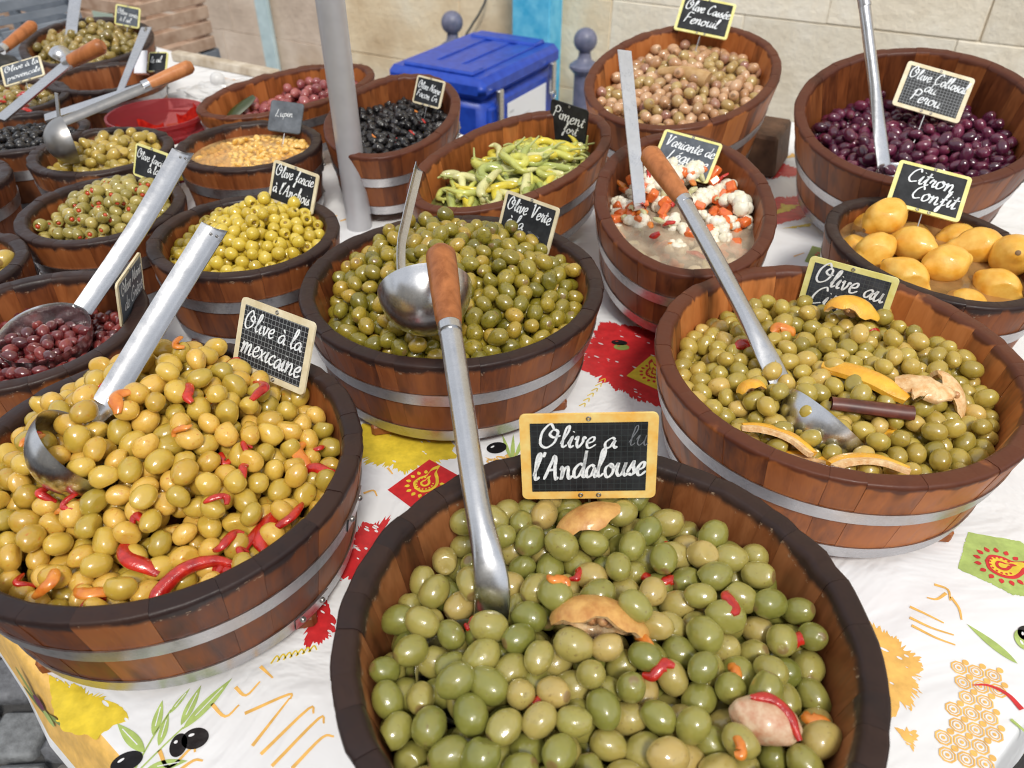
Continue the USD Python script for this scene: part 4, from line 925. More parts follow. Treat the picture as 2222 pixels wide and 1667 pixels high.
sign('farcie', 'yellow-framed chalk sign reading Olive farcie half hidden by stuffed olives', (-.624, 1.283, .953), (68, 6, -27), .075, .056, 'lemon', 'plain', [('Olive farcie', -.42, .10, .15, -4, .21), ('à la', -.05, -.24, .15, 0, .21)], seed=13, bw=.004)
sign('kalamata', 'chalk sign turned sideways at the rim of the wine-red olives', (-.513, .900, .930), (101, 0, 93), .092, .068, 'cream', 'grey', [('Olive Noire', -.42, .14, .15, 0), ('de Grèce', -.36, -.22, .16, 0)], seed=14, bw=.005)
sign('back_left', 'yellow-edged chalk sign standing in the far green olives', (-1.074, 2.328, .968), (64, 8, -9), .072, .054, 'lemon', 'grey', [('Olive verte', -.42, .08, .14, -6, .2), ('à l ail', -.30, -.26, .14, -4, .2)], seed=15, bw=.004)
sign('left_mixed', 'cream-framed bluish chalk sign over the mixed olives at left', (-1.051, 1.718, .989), (26, -11, 22), .085, .064, 'cream', 'grey', [('Olive à la', -.42, .10, .15, 2, .2), ('provencale', -.40, -.30, .14, 3, .2)], seed=16, bw=.004)
sign('sauce', 'small yellow-edged sign standing behind the empty dark tub', (-.893, 2.03, .925), (52, -4, -14), .056, .050, 'lemon', 'plain', [('le ail', -.35, -.05, .18, 3, .2)], seed=17, bw=.003)
t = thing('paper_card', 'blank white card standing next to the small yellow-edged sign', 'card', M4(euler(55, -4, -14).T, [-.935, 2.03, .925])); part('card', rbox(.036, .056, .001, .0003), plain('card_white', (.8, .81, .86), .6), t)
part('card_fold', rbox(.036, .0012, .012, .0003).apply_translation([0, -.0275, -.006]), 'paper' and plain('card_fold', (.8, .81, .86), .6), t)

# ------------------------------------------------------------------ food: olives of each tub
def mound(tb, edge, rise, cu=0., cv=0., slope_v=0., sharp=1.0):
    H = tb.H
    return lambda u, v: H + edge + rise * np.clip(1 - ((u - cu) ** 2 + (v - cv) ** 2) / (1 + cu * cu + cv * cv), 0, 1) ** sharp + slope_v * v


def obs(key, extra=()):
    o = []
    if key in LAD: c, R, ax = LAD[key]; o.append(ob_shell(T[key], c, R, ax))
    if key in SIGNS: c, R, w, h = SIGNS[key]; o.append(ob_plate(T[key], c, R, w, h))
    return o + list(extra)


M_AND = [olive_mat('olive_andalouse_a', [(0.164, 0.174, 0.032), (0.237, 0.230, 0.048), (0.304, 0.275, 0.065), (0.371, 0.297, 0.081)], L=.0325, fleck=.03), olive_mat('olive_andalouse_b', [(0.202, 0.201, 0.043), (0.282, 0.253, 0.057), (0.383, 0.309, 0.090), (0.451, 0.325, 0.104)], L=.0325, fleck=.05)]
M_MEX = [olive_mat('olive_mexicaine_a', [(0.377, 0.269, 0.035), (0.523, 0.354, 0.052), (0.633, 0.412, 0.067)], L=.030, spot=(.46, .13, .02), fleck=.02), olive_mat('olive_mexicaine_b', [(0.438, 0.275, 0.036), (0.608, 0.366, 0.055), (0.706, 0.436, 0.086)], L=.030, spot=(.50, .11, .015), fleck=.06)]
M_VER = [olive_mat('olive_verte_a', [(0.135, 0.117, 0.011), (0.230, 0.189, 0.018), (0.338, 0.249, 0.025)], L=.0275, spot=(.028, .028, .010), fleck=.11, fscale=420), olive_mat('olive_verte_b', [(0.176, 0.147, 0.016), (0.297, 0.223, 0.025), (0.419, 0.268, 0.032)], L=.0275, spot=(.03, .024, .010), fleck=.09, fscale=360)]
M_CIT = [olive_mat('olive_citron_a', [(0.257, 0.201, 0.032), (0.378, 0.287, 0.048), (0.472, 0.342, 0.062)], L=.028, fleck=.0), olive_mat('olive_citron_b', [(0.324, 0.238, 0.038), (0.446, 0.317, 0.057), (0.581, 0.390, 0.104)], L=.028, fleck=.03)]
M_ANC = [olive_mat('olive_anchois', [(0.471, 0.329, 0.030), (0.590, 0.427, 0.042), (0.655, 0.488, 0.065)], L=.022, scar=(.30, .17, .03))]
M_FAR = [olive_mat('olive_farcie', [(0.260, 0.212, 0.048), (0.351, 0.283, 0.071), (0.442, 0.342, 0.095)], L=.023, scar=(.30, .20, .08))]
M_KAL = [olive_mat('olive_kalamata', [(0.058, 0.010, 0.014), (0.124, 0.018, 0.020), (0.221, 0.035, 0.030)], L=.021, spot=(.02, .006, .01), scar=(.14, .05, .03), rough=.22, coat=.8)]
M_CAS = [olive_mat('olive_cassee_a', [(0.406, 0.216, 0.102), (0.522, 0.292, 0.153), (0.603, 0.378, 0.224)], L=.028), olive_mat('olive_cassee_b', [(0.394, 0.259, 0.092), (0.464, 0.324, 0.122), (0.348, 0.162, 0.122)], L=.028)]
M_COL = [olive_mat('olive_collosal', [(0.048, 0.008, 0.024), (0.093, 0.013, 0.041), (0.170, 0.024, 0.061)], L=.029, spot=(.015, .004, .01), scar=(.10, .04, .03), rough=.2, coat=.8)]
M_PNK = [olive_mat('olive_pink', [(0.192, 0.039, 0.044), (0.312, 0.077, 0.083), (0.396, 0.121, 0.110)], L=.027)]
M_NYO = [olive_mat('olive_nyons', [(.006, .005, .006), (.010, .009, .010), (.018, .015, .016)], L=.022, spot=(.004, .003, .004), scar=(.02, .015, .012), rough=.42, coat=.35, nscale=120)]
M_LAD = [olive_mat('olive_ladle', [(0.324, 0.240, 0.045), (0.432, 0.312, 0.063), (0.499, 0.348, 0.072)], L=.027)]
M_BCK = [olive_mat('olive_back', [(0.169, 0.127, 0.032), (0.260, 0.196, 0.050), (0.338, 0.230, 0.063)], L=.027)]
M_LUP = [olive_mat('lupin_bean', [(0.740, 0.386, 0.065), (0.820, 0.478, 0.108), (0.840, 0.552, 0.173)], L=.017, scar=(.66, .36, .09), rough=.35)]
PIM = plain('pimento', (.50, .045, .015), .35, coat=.4, noise=(300, (.36, .025, .01), (.58, .08, .02)))
HOLE = plain('pit_hole', (.10, .065, .012), .6); ANCH = plain('anchovy', (.28, .17, .04), .5)

mf_hole = lambda k, L, W: olive_mesh(L, W, k, hole=.20, dent=1)
def x_pim(t, k): part('pimento', trimesh.creation.icosphere(2, .0037).apply_transform(np.diag([.9, 1, 1, 1])).apply_translation([.0072, 0, 0]), PIM, t, smooth=True)
def x_anch(t, k): part('filling', trimesh.creation.icosphere(2, .0031).apply_translation([.0045, 0, 0]), ANCH if k % 2 else HOLE, t, smooth=True)

cap_h = lambda tb, pts, rad: [ob_capsule(tb, pts[i], pts[i + 1], rad) for i in range(len(pts) - 1)]
PK = {}
t_ = T['andalouse']; PK['andalouse'] = heap(t_, 'green_olive', 'olive', 'large grey-green olive heaped in the front tub under the andalouse sign', 'olives in the front andalusian tub', M_AND, .0325, .0262, mound(t_, -.038, .022, 0, .1), 31,
    lambda k, L, W: olive_mesh(L, W, k, nu=17, nv=24), obst=obs('andalouse', cap_h(t_, [(-.018, .428, .92), (-.0325, .489, .955)], .012) + [ob_capsule(t_, (.048, .402, .885), (.096, .398, .885), .016), ob_capsule(t_, (.056, .512, .888), (.092, .518, .888), .011), ob_capsule(t_, (.188, .319, .880), (.210, .313, .880), .012)]), protos=7, layers=2.1)
t_ = T['mexicaine']; PK['mexicaine'] = heap(t_, 'yellow_olive', 'olive', 'yellow-green olive in the heap with red chillies at the left front', 'olives in the mexicaine tub', M_MEX, .0285, .0228, mound(t_, -.034, .078, -.14, .36, sharp=1.05), 32,
    lambda k, L, W: olive_mesh(L, W, k, nu=15, nv=22), obst=obs('mexicaine', cap_h(t_, [(-.436, .630, .94), (-.425, .647, .952), (-.390, .731, 1.0)], .014)), protos=7, layers=2.0)
t_ = T['verte']; PK['verte'] = heap(t_, 'herbed_olive', 'olive', 'herb-flecked green olive in the middle tub around the upturned ladle bowl', 'olives in the middle tub', M_VER, .0275, .0225, mound(t_, -.034, .062, 0, .30), 33,
    obst=obs('verte', cap_h(t_, [(-.151, .93, .96), (-.149, .994, .988)], .008)), protos=7, flat=.8)
t_ = T['citron']; PK['citron'] = heap(t_, 'lemon_olive', 'olive', 'green olive among lemon slices in the reddish-brown tub at right', 'olives in the lemon tub', M_CIT, .0268, .0222, mound(t_, -.043, .032, 0, 0), 34,
    obst=obs('citron', cap_h(t_, [(.317, .795, .905), (.305, .83, .92)], .011)), protos=7, layers=1.8)
t_ = T['anchois']; heap(t_, 'pitted_olive', 'olive', 'round yellow pitted olive in the small tub beside the pole', 'pitted yellow olives beside the pole', M_ANC, .0218, .0198, mound(t_, -.026, .044, .1, .3), 35, mf_hole, obst=obs('anchois'), extra=x_anch, flat=1)
t_ = T['farcie']; heap(t_, 'stuffed_olive', 'olive', 'olive stuffed with red pimento in the small tub at left', 'pimento-stuffed olives at left', M_FAR, .0235, .0195, mound(t_, -.026, .052, .30, -.2), 36, mf_hole, obst=obs('farcie'), extra=x_pim, aim=(.3, -1, .35))
t_ = T['kalamata']; heap(t_, 'wine_red_olive', 'olive', 'glossy wine-red olive in the tub with the big ladle at the left edge', 'wine-red olives at the left edge', M_KAL, .0205, .0152, mound(t_, -.048, .020, 0, 0), 37, obst=obs('kalamata'), layers=2)
t_ = T['cassee']; PK['cassee'] = heap(t_, 'tan_olive', 'olive', 'tan cracked olive in the tilted tub right of the blue post', 'tan cracked olives', M_CAS, .0285, .0232, mound(t_, -.042, .034, 0, 0), 38, obst=obs('cassee'))
t_ = T['collosal']; PK['collosal'] = heap(t_, 'purple_olive', 'olive', 'glossy dark purple olive in the big tub at the right back', 'purple olives at the right back', M_COL, .0295, .0208, mound(t_, -.075, .012, 0, -.1, -.020), 39, obst=obs('collosal'))
t_ = T['pink']; heap(t_, 'pink_olive', 'olive', 'dull pink olive in the long tub against the back edge', 'pink olives in the long back tub', M_PNK, .027, .022, mound(t_, -.052, .03, .5, 0), 40)
t_ = T['nyons']; PK['nyons'] = heap(t_, 'black_olive', 'olive', 'shrivelled oily black olive in the oval tub right of the pole', 'shrivelled black olives', M_NYO, .0215, .0165, mound(t_, -.052, .022, 0, 0), 41, lambda k, L, W: wrinkle(olive_mesh(L, W, k, nu=15, nv=22), .75, k), obst=obs('nyons'))
t_ = T['ladle_olives']; heap(t_, 'left_olive', 'olive', 'olive-green olive under the dome-shaped ladle at left', 'olives under the dome-shaped ladle', M_LAD, .027, .020, mound(t_, -.026, .034, .1, .2), 42, obst=obs('ladle_olives'))
t_ = T['lupin']; PK['lupin'] = heap(t_, 'lupin_bean', 'bean', 'flat yellow lupin bean floating in the black-rimmed tub', 'lupin beans', M_LUP, .0165, .0125, mound(t_, -.030, .010, .35, .1, .002), 43, lambda k, L, W: (lambda m: (m[0] * [1, 1, .62], m[1]))(olive_mesh(L, W, k, nu=9, nv=14)), layers=1.6, obst=obs('lupin'))
t_ = T['back_left']; heap(t_, 'dull_olive', 'olive', 'dull green olive in the blackened tub at the far top left', 'dull green olives far top left', M_BCK, .027, .022, mound(t_, -.035, .045, .2, .1), 44, obst=obs('back_left'))
t_ = T['left_black']; heap(t_, 'small_black_olive', 'olive', 'small black olive in the dark tub at the left edge', 'small black olives at the left edge', M_NYO, .020, .016, mound(t_, -.025, .025), 45, lambda k, L, W: wrinkle(olive_mesh(L, W, k), .25, k))
t_ = T['left_mixed']; heap(t_, 'mixed_olive', 'olive', 'greenish olive among red pepper bits under the bluish sign', 'mixed olives under the bluish sign', M_BCK, .026, .021, mound(t_, -.022, .02), 46, obst=obs('left_mixed'))
t_ = T['edge_a']; heap(t_, 'edge_olive', 'olive', 'big olive in the cut-off tub just above the wine-red olives', 'olives in the lower cut-off tub', M_LAD, .030, .025, mound(t_, -.022, .02), 47)
t_ = T['edge_b']; heap(t_, 'rim_olive', 'olive', 'olive in the cut-off tub below the small black olives', 'olives in the upper cut-off tub', M_LAD, .028, .023, mound(t_, -.045, .01), 48)
run_jobs()

# liquids
def liquid(key, name, label, dz, m, local_flat=False):
    tb = T[key]; ai, bi = tb.inner(tb.H + dz); t = np.linspace(0, 2 * PI, 56, endpoint=False)
    rs = np.array([0.02, .3, .6, .85, .97, 1.004]); V = []
    for r_ in rs:
        p = np.column_stack([ell_pt(ai * r_, bi * r_, tb.phi, t), np.full(56, tb.H + dz)])
        if not local_flat:                        # level in the world, reaching the tilted walls
            for _ in range(4):
                w = tb.world(p); d = (tb.o + tb.n * (tb.H + dz))[2] - w[:, 2]; p[:, 2] += d / tb.n[2]
                a_, b_ = tb.inner(np.clip(p[:, 2], .01, tb.H)); ct, st = np.cos(t), np.sin(t); p_ = math.radians(tb.phi)
                X, Y = a_ * r_ * ct, b_ * r_ * st; p[:, 0], p[:, 1] = X * math.cos(p_) - Y * math.sin(p_), X * math.sin(p_) + Y * math.cos(p_)
        V.append(tb.world(p))
    return tag(part(name, (np.vstack(V), grid_faces(len(rs), 56, wrap_m=True)), m, smooth=True), label, 'brine')


liquid('lupin', 'lupin_brine', 'cloudy orange brine around the lupin beans', -.024, liquid_mat('brine_lupin', (.99, .90, .74), (.84, .56, .25), .34))
liquid('variante', 'vegetable_brine', 'cloudy pale brine covering the front of the pickled vegetables', -.052, liquid_mat('brine_variante', (.97, .92, .83), (.74, .60, .43), .42))
liquid('confit', 'lemon_brine', 'orange-brown brine around the whole preserved lemons', -.030, liquid_mat('brine_confit', (.98, .84, .56), (.70, .40, .15), .36))
liquid('collosal', 'purple_brine', 'dark purple brine between the purple olives', -.098, liquid_mat('brine_collosal', (.45, .12, .25), (.03, .006, .016), .6))
liquid('sauce', 'orange_sauce', 'puddle of bright orange sauce in the empty dark tub', -.075, plain('sauce_orange', (.60, .13, .025), .15, coat=.5, noise=(18, (.35, .05, .012), (.75, .25, .06))))

# ------------------------------------------------------------------ peppers, lemons, vegetables and other bits
CHI = plain('chilli_red', (.46, .010, .010), .2, coat=.6, noise=(90, (.30, .005, .006), (.60, .03, .015)), bump=(260, .0012)); CHO = plain('pepper_orange', (.66, .19, .022), .3, coat=.5, noise=(70, (.56, .13, .015), (.74, .28, .04)))
STEMG = plain('stem_green', (.20, .22, .05), .5); LEM = plain('lemon_peel', (.80, .41, .028), .33, coat=.3, noise=(45, (.72, .32, .02), (.86, .50, .05)), bump=(420, .0012))
PITH = plain('lemon_pith', (.78, .50, .22), .45, coat=.2, noise=(120, (.66, .34, .12), (.86, .64, .36)), bump=(160, .003)); PEELT = plain('peel_tan', (.62, .31, .075), .42, coat=.2, noise=(70, (.46, .19, .045), (.70, .40, .12)), bump=(380, .001)); PULP = plain('lemon_pulp', (.62, .30, .11), .3, coat=.4, noise=(220, (.45, .16, .05), (.75, .45, .22)), bump=(200, .004))
CINN = plain('cinnamon', (.085, .018, .010), .38, coat=.2, noise=(60, (.05, .010, .006), (.13, .03, .016)))
rb = np.random.default_rng(77)


def ribbon(P, w, th, curl, k=7, n=5, jag=.0):
    """a strip of pepper or peel: curled across its width, with thickness"""
    P = catmull(P, n); s = np.linspace(-1, 1, k)
    def sec(i, u):
        ww = w / 2 * (1 - .55 * abs(2 * u - 1) ** 3) * (1 + jag * (meshkit.noise(np.array([u * 9, w * 900, 0.]), 4) - .5)); a = s * curl
        top = np.stack([ww * np.sin(a) / max(curl, .3) * (1.0), ww * (1 - np.cos(a)) / max(curl, .3) * -1], 1); inn = top * [1, 1] - [0, th]
        return np.vstack([top, inn[::-1]])
    return sweep(P, sec, (0, .05, 1))


def bit(name, label, cat, group, mesh, m, pos, rz=0, tilt=(0, 0), pname='flesh', smooth=50):
    t = thing(name, label, cat, M4(euler(tilt[0], tilt[1], rz).T, pos), group); part(pname, mesh, m, t, smooth=smooth); return t


def z_on(key, x, y, sink=.004): P, r = PK[key]; return surf_at(P, r, T[key], x, y) - sink


# red and orange pepper bits on the mexicaine heap
GM = 'red pepper bits on the yellow olives'
for (x, y), L, w, rz, m, curl in [((-.350, .651), .030, .012, -35, CHI, 1.1), ((-.335, .663), .026, .013, 20, CHO, .9), ((-.289, .689), .042, .013, 105, CHI, 1.2), ((-.229, .619), .034, .013, 95, CHO, .8), ((-.210, .600), .034, .014, 15, CHI, 1.1), ((-.259, .512), .055, .013, 98, CHI, 1.4), ((-.247, .524), .048, .020, 110, CHI, 1.2), ((-.211, .524), .038, .012, 55, CHI, 1.3), ((-.273, .496), .026, .012, 25, CHI, 1.3),
        ((-.357, .481), .044, .016, -45, CHI, 1.0), ((-.264, .452), .034, .011, -50, CHI, 1.2), ((-.390, .450), .032, .013, -20, CHO, .9), ((-.430, .452), .026, .014, 80, CHO, 1.2), ((-.304, .595), .012, .009, 10, CHI, .8), ((-.335, .742), .018, .010, 0, CHI, .9), ((-.393, .400), .030, .010, 45, CHI, 1.2), ((-.335, .590), .016, .008, 60, CHO, .8), ((-.19, .64), .014, .008, 30, CHI, .8), ((-.44, .53), .022, .010, 30, CHO, .9), ((-.405, .62), .026, .014, 70, CHO, .9)] + [((rb.uniform(-.50, -.22), rb.uniform(.43, .74)), rb.uniform(.010, .020), rb.uniform(.005, .009), rb.uniform(0, 180), CHI if rb.random() < .65 else CHO, 1.0) for _ in range(14)]:
    d = np.array([x + .371, y - .595]); dl = np.linalg.norm(d); x, y = (-.371, .595) + d * min(1, .160 / dl)
    r_ = math.radians(rz); t = np.linspace(-.5, .5, 5); P = np.column_stack([t * L, .006 * np.sin(t * 5 + rz), .006 * (1 - 4 * t * t)])
    bit('pepper_bit', 'cut piece of red or orange pepper lying on the yellow olive heap', 'pepper', GM, ribbon(P * 1.2, w * 1.2, .0016, curl), m, [x, y, z_on('mexicaine', x, y, .0005)], rz, (rb.uniform(-18, 18), rb.uniform(-14, 14)))
tz = z_on('mexicaine', -.30, .45, 0)
t = thing('red_chilli', 'whole long red chilli with its stem near the front rim of the yellow olives', 'chilli', M4(np.eye(3), [-.310, .442, tz + .011]))
P = catmull([(.052, .030, .0), (.030, .030, .008), (.006, .018, .010), (-.010, -.002, .004), (-.014, -.014, -.002)], 7)
part('body', tube(P, .82 * np.interp(np.linspace(0, 1, len(P)), [0, .1, .35, .8, .95, 1], [.0015, .005, .0078, .0092, .007, .003]), 14), CHI, t, smooth=True); part('stem', tube(catmull([(-.013, -.012, 0), (-.013, -.024, -.002), (-.010, -.040, -.006)], 5), [.0035, .003, .0026, .0022, .002, .0019, .0019, .0019, .0022, .0022, .0024][:11], 8), STEMG, t, smooth=True)


# andalouse bits
def peel_cap(R, frac, th, seed, squash=(1, 1, .6), nip=.25):
    """piece of lemon shell: outer peel, thickness, torn edge"""
    rng = np.random.default_rng(seed); nu, nv = 9, 26; a = np.linspace(0, frac * PI / 2, nu); ph = np.arange(nv) * 2 * PI / nv
    edge = 1 + .10 * np.sin(ph * 3 + seed) + .07 * np.sin(ph * 7 + seed)
    A = np.outer(a, edge); X, Y, Z = np.sin(A) * np.cos(ph), np.sin(A) * np.sin(ph), np.cos(A); O = np.stack([X, Y, Z], -1).reshape(-1, 3)
    O[:, 0] += nip * np.clip(O[:, 0] - .8, 0, 1) * 3; I = O * (1 - th / R)
    f = grid_faces(nu, nv, wrap_m=True); n = nu * nv; j = np.arange(nv); jj = (j + 1) % nv; e = (nu - 1) * nv
    rim = np.vstack([np.stack([e + j, n + e + j, n + e + jj], 1), np.stack([e + j, n + e + jj, e + jj], 1)])
    s = np.array(squash) * R
    return (O * s, f), (np.vstack([O[e:], I[e:]]) * s, grid_faces(2, nv, wrap_m=True)), (I * s, f[:, ::-1])


def lemon_piece(label, pos, R, frac, rot, seed, squash=(1, .8, .6), pulp=True, peel=LEM, group=None):
    t = thing('lemon_piece', label, 'lemon', M4(euler(*rot).T, pos), group); o, e, i = peel_cap(R, frac, .0055, seed, squash)
    part('peel', o, peel, t, smooth=True); part('pith', (np.vstack([e[0], i[0]]), np.vstack([e[1], i[1] + len(e[0])])), PITH, t, smooth=60)
    if pulp:
        mb = MB(); rng = np.random.default_rng(seed)
        for k in range(16):
            m = trimesh.creation.icosphere(1, R * .15); v = np.array(m.vertices) * rng.uniform(.6, 1.4, 3); q_ = rng.normal(0, .34, 3) * R * np.array(squash); q_[2] = R * squash[2] * (.25 + .2 * rng.random()); mb.add(v + q_, m.faces)
        part('pulp', mb.get(), PULP, t, smooth=True)
    return t


lemon_piece('halved lemon shell showing torn pulp in the middle of the front tub', [.072, .396, .892], .037, 1.0, (-62, 6, -8), 3, (1.1, .85, .74), True, PEELT)
lemon_piece('curved wedge of lemon peel just below the andalouse sign', [.074, .513, .893], .031, .95, (-34, -14, 20), 5, (1.1, .75, .62), False, PEELT)
GA = 'pepper bits on the large green olives'
for (x, y), L, w, rz, m in [((.062, .458), .020, .008, 30, CHI), ((.127, .458), .016, .010, 60, CHI), ((.144, .456), .018, .010, -20, CHI), ((-.006, .479), .018, .011, -15, CHI), ((.119, .354), .024, .010, 5, CHI), ((.191, .417), .026, .011, 80, CHI), ((.248, .394), .024, .013, -10, CHI), ((.187, .364), .013, .010, 40, CHO), ((.242, .321), .018, .014, -60, CHO), ((.111, .381), .030, .011, 82, CHO), ((.041, .427), .018, .010, -30, CHO), ((-.035, .41), .012, .008, 0, CHI), ((.15, .50), .010, .006, 10, CHI), ((.02, .33), .012, .009, 0, CHI), ((.17, .29), .014, .009, 40, CHO)]:
    t = np.linspace(-.5, .5, 5); P = np.column_stack([t * L, .003 * np.sin(t * 6), .004 * (1 - 4 * t * t)])
    bit('pepper_scrap', 'small scrap of red or orange pepper on the large green olives', 'pepper', GA, ribbon(P * 1.15, w * 1.15, .002, 1.1, jag=.6), m, [x, y, z_on('andalouse', x, y, .000)], rz, (rb.uniform(-20, 20), rb.uniform(-15, 15)))
z0 = .885; t = thing('garlic_lump', 'pale lump with red pepper skin at the lower right of the front tub', 'garlic', M4(euler(0, 0, -20).T, [.198, .317, z0]))
m = trimesh.creation.icosphere(3, .024); v = np.array(m.vertices) * [1.15, .75, .7]; v *= (1 + .25 * (meshkit.fbm(v * 90, 3, 4) - .5))[:, None]; part('pale_flesh', (v, m.faces), plain('garlic', (.55, .36, .22), .4, coat=.3, noise=(110, (.50, .22, .12), (.66, .50, .34))), t, smooth=True)
part('red_skin', ribbon([(-.015, .006, .017), (.0, .010, .019), (.015, .003, .016), (.026, -.012, .008)], .012, .0015, 1.2, jag=.8), CHI, t, smooth=50)

# lemon pieces, pepper and cinnamon among the citron olives
lemon_piece('thick lemon slice leaning against the foot of the Citron sign', [.463, .893, z_on('citron', .463, .890, -.006)], .033, .95, (-30, 12, -8), 11, (1.1, .7, .8), True)
lemon_piece('yellow lemon wedge at the left of the lemon olives', [.288, .728, z_on('citron', .288, .728, -.004)], .022, .9, (-35, 25, 50), 12, (1, .8, .7), True)
lemon_piece('pale curl of lemon pith at the right of the lemon olives', [.520, .728, z_on('citron', .520, .730, -.006)], .032, .9, (-62, 30, -75), 13, (1.1, .8, .75), True, PITH)
t = thing('lemon_strip', 'long strip of lemon peel beside the cinnamon stick', 'lemon', M4(euler(0, -8, -45).T, [.423, .737, z_on('citron', .423, .737, -.007)])); part('peel', ribbon([(-.052, 0, .002), (-.02, .002, .008), (.02, 0, .006), (.055, -.004, -.006)], .034, .006, .8), LEM, t, smooth=50); part('pith', ribbon([(.03, .012, .002), (.05, .020, .006), (.075, .02, .004), (.09, .012, -.004)], .024, .005, -.6, jag=.7), PITH, t, smooth=50)
bit('lemon_strip', 'strip of lemon peel lying under the cinnamon stick', 'lemon', None, ribbon([(-.04, 0, 0), (0, .0, .004), (.035, .004, .004)], .026, .004, .5), LEM, [.412, .665, z_on('citron', .412, .668, .003)], 8, (10, 0), 'peel')
for lab, (x, y), rz in [('curved lemon slice at the front rim of the lemon olives, left piece', (.300, .648), -35), ('curved lemon slice at the front rim of the lemon olives, right piece', (.338, .618), -30), ('sliver of lemon slice deepest at the front rim below the cinnamon stick', (.377, .597), -5)]:
    bit('lemon_slice', lab, 'lemon', None, ribbon([(-.042, -.006, 0), (-.02, .006, .006), (.012, .008, .007), (.042, -.006, 0)], .017, .006, .5), LEM, [x, y, z_on('citron', x, y, -.004)], rz, (-25, 0), 'peel')
    part('pith', ribbon([(-.040, -.014, -.001), (-.02, -.003, .004), (.012, -.001, .005), (.040, -.014, -.001)], .015, .005, .3, jag=.5), PITH, stage.GetPrimAtPath('/World/lemon_slice' + ('' if _used['/World/lemon_slice'] == 1 else '_%03d' % (_used['/World/lemon_slice'] - 1))), smooth=50)
t = thing('cinnamon_stick', 'dark rolled cinnamon stick lying across the ladle in the lemon olives', 'cinnamon', M4(euler(0, 3, -8).T, [.415, .688, z_on('citron', .415, .688, -.007)]))
th = np.linspace(0, 2 * PI * 1.35, 26); sec0 = np.stack([.0115 * np.cos(th) * (1 - th * .055), .0115 * np.sin(th) * (1 - th * .055)], 1); sec1 = sec0 * .84
part('bark_roll', sweep(np.column_stack([np.linspace(-.046, .046, 9), np.zeros(9), np.zeros(9)]), lambda i, u: np.vstack([sec0, sec1[::-1]]) * (1 - .12 * (1 - u)), (0, 0, 1), caps=False), CINN, t, smooth=50)
for lab, (x, y), L, w, rz, m in [('crumpled red pepper piece left of the ladle handle in the lemon olives', (.313, .830), .046, .020, 5, CHI), ('tomato-red pepper piece right of the ladle handle in the lemon olives', (.366, .868), .036, .026, 20, CHO), ('small red pepper piece at the end of the lemon slice', (.492, .874), .018, .014, 80, CHI), ('tiny red scrap at the far right of the lemon olives', (.545, .87), .012, .008, 0, CHI)]:
    bit('pepper_piece', lab, 'pepper', None, ribbon([(-L / 2, 0, 0), (-L * .2, .004, .008), (L * .2, -.003, .007), (L / 2, 0, .0)], w, .002, 1.3, jag=.9), m, [x, y, z_on('citron', x, y, .004)], rz, (12, 0))
bit('fennel_stalk', 'pale rolled fennel stalk lying on the tan olives', 'fennel', None, tube(catmull([(-.055, .022, .004), (-.02, .010, .010), (.015, -.004, .010), (.05, -.02, .002)], 6), np.interp(np.linspace(0, 1, 19), [0, .5, 1], [.009, .014, .019]), 12), plain('fennel', (.50, .30, .12), .45, noise=(50, (.40, .22, .08), (.58, .38, .18))), [.375, 1.735, z_on('cassee', .375, 1.735, .004)], -10, (0, 0), 'stalk')
for k, (x, y) in enumerate([(-.215, 1.70), (-.255, 1.60), (-.235, 1.56), (-.29, 1.585), (-.19, 1.655), (-.30, 1.64), (-.245, 1.665), (-.21, 1.60)]):
    bit('pepper_sliver', 'thin sliver of red pepper on the shrivelled black olives', 'pepper', 'red slivers on the black olives', ribbon([(-.014, 0, 0), (0, .003, .004), (.014, 0, 0)], .006, .0014, .9), CHO if k % 3 == 0 else CHI, [x, y, z_on('nyons', x, y, .002)], rb.uniform(0, 180), (rb.uniform(-15, 15), 0))
for k in range(9):
    x, y = T['left_mixed'].o[0] + rb.uniform(-.02, .11), T['left_mixed'].o[1] + rb.uniform(-.10, .05)
    bit('red_pepper_bit', 'red pepper bit among the mixed olives at left', 'pepper', 'red bits in the mixed olives', ribbon([(-.016, 0, 0), (0, .004, .006), (.016, 0, 0)], .012, .002, 1), CHI, [x, y, .908], rb.uniform(0, 180), (rb.uniform(-15, 15), 0))
LEAFM = plain('bay_leaf', (.035, .05, .012), .4, coat=.2); bit('bay_leaf', 'dark bay leaf at the left end of the pink olives', 'leaf', None, ribbon([(-.04, 0, 0), (-.01, 0, .008), (.04, 0, .012)], .032, .001, .6), LEAFM, [-.615, 1.765, .893], 40, (20, -20), 'blade')

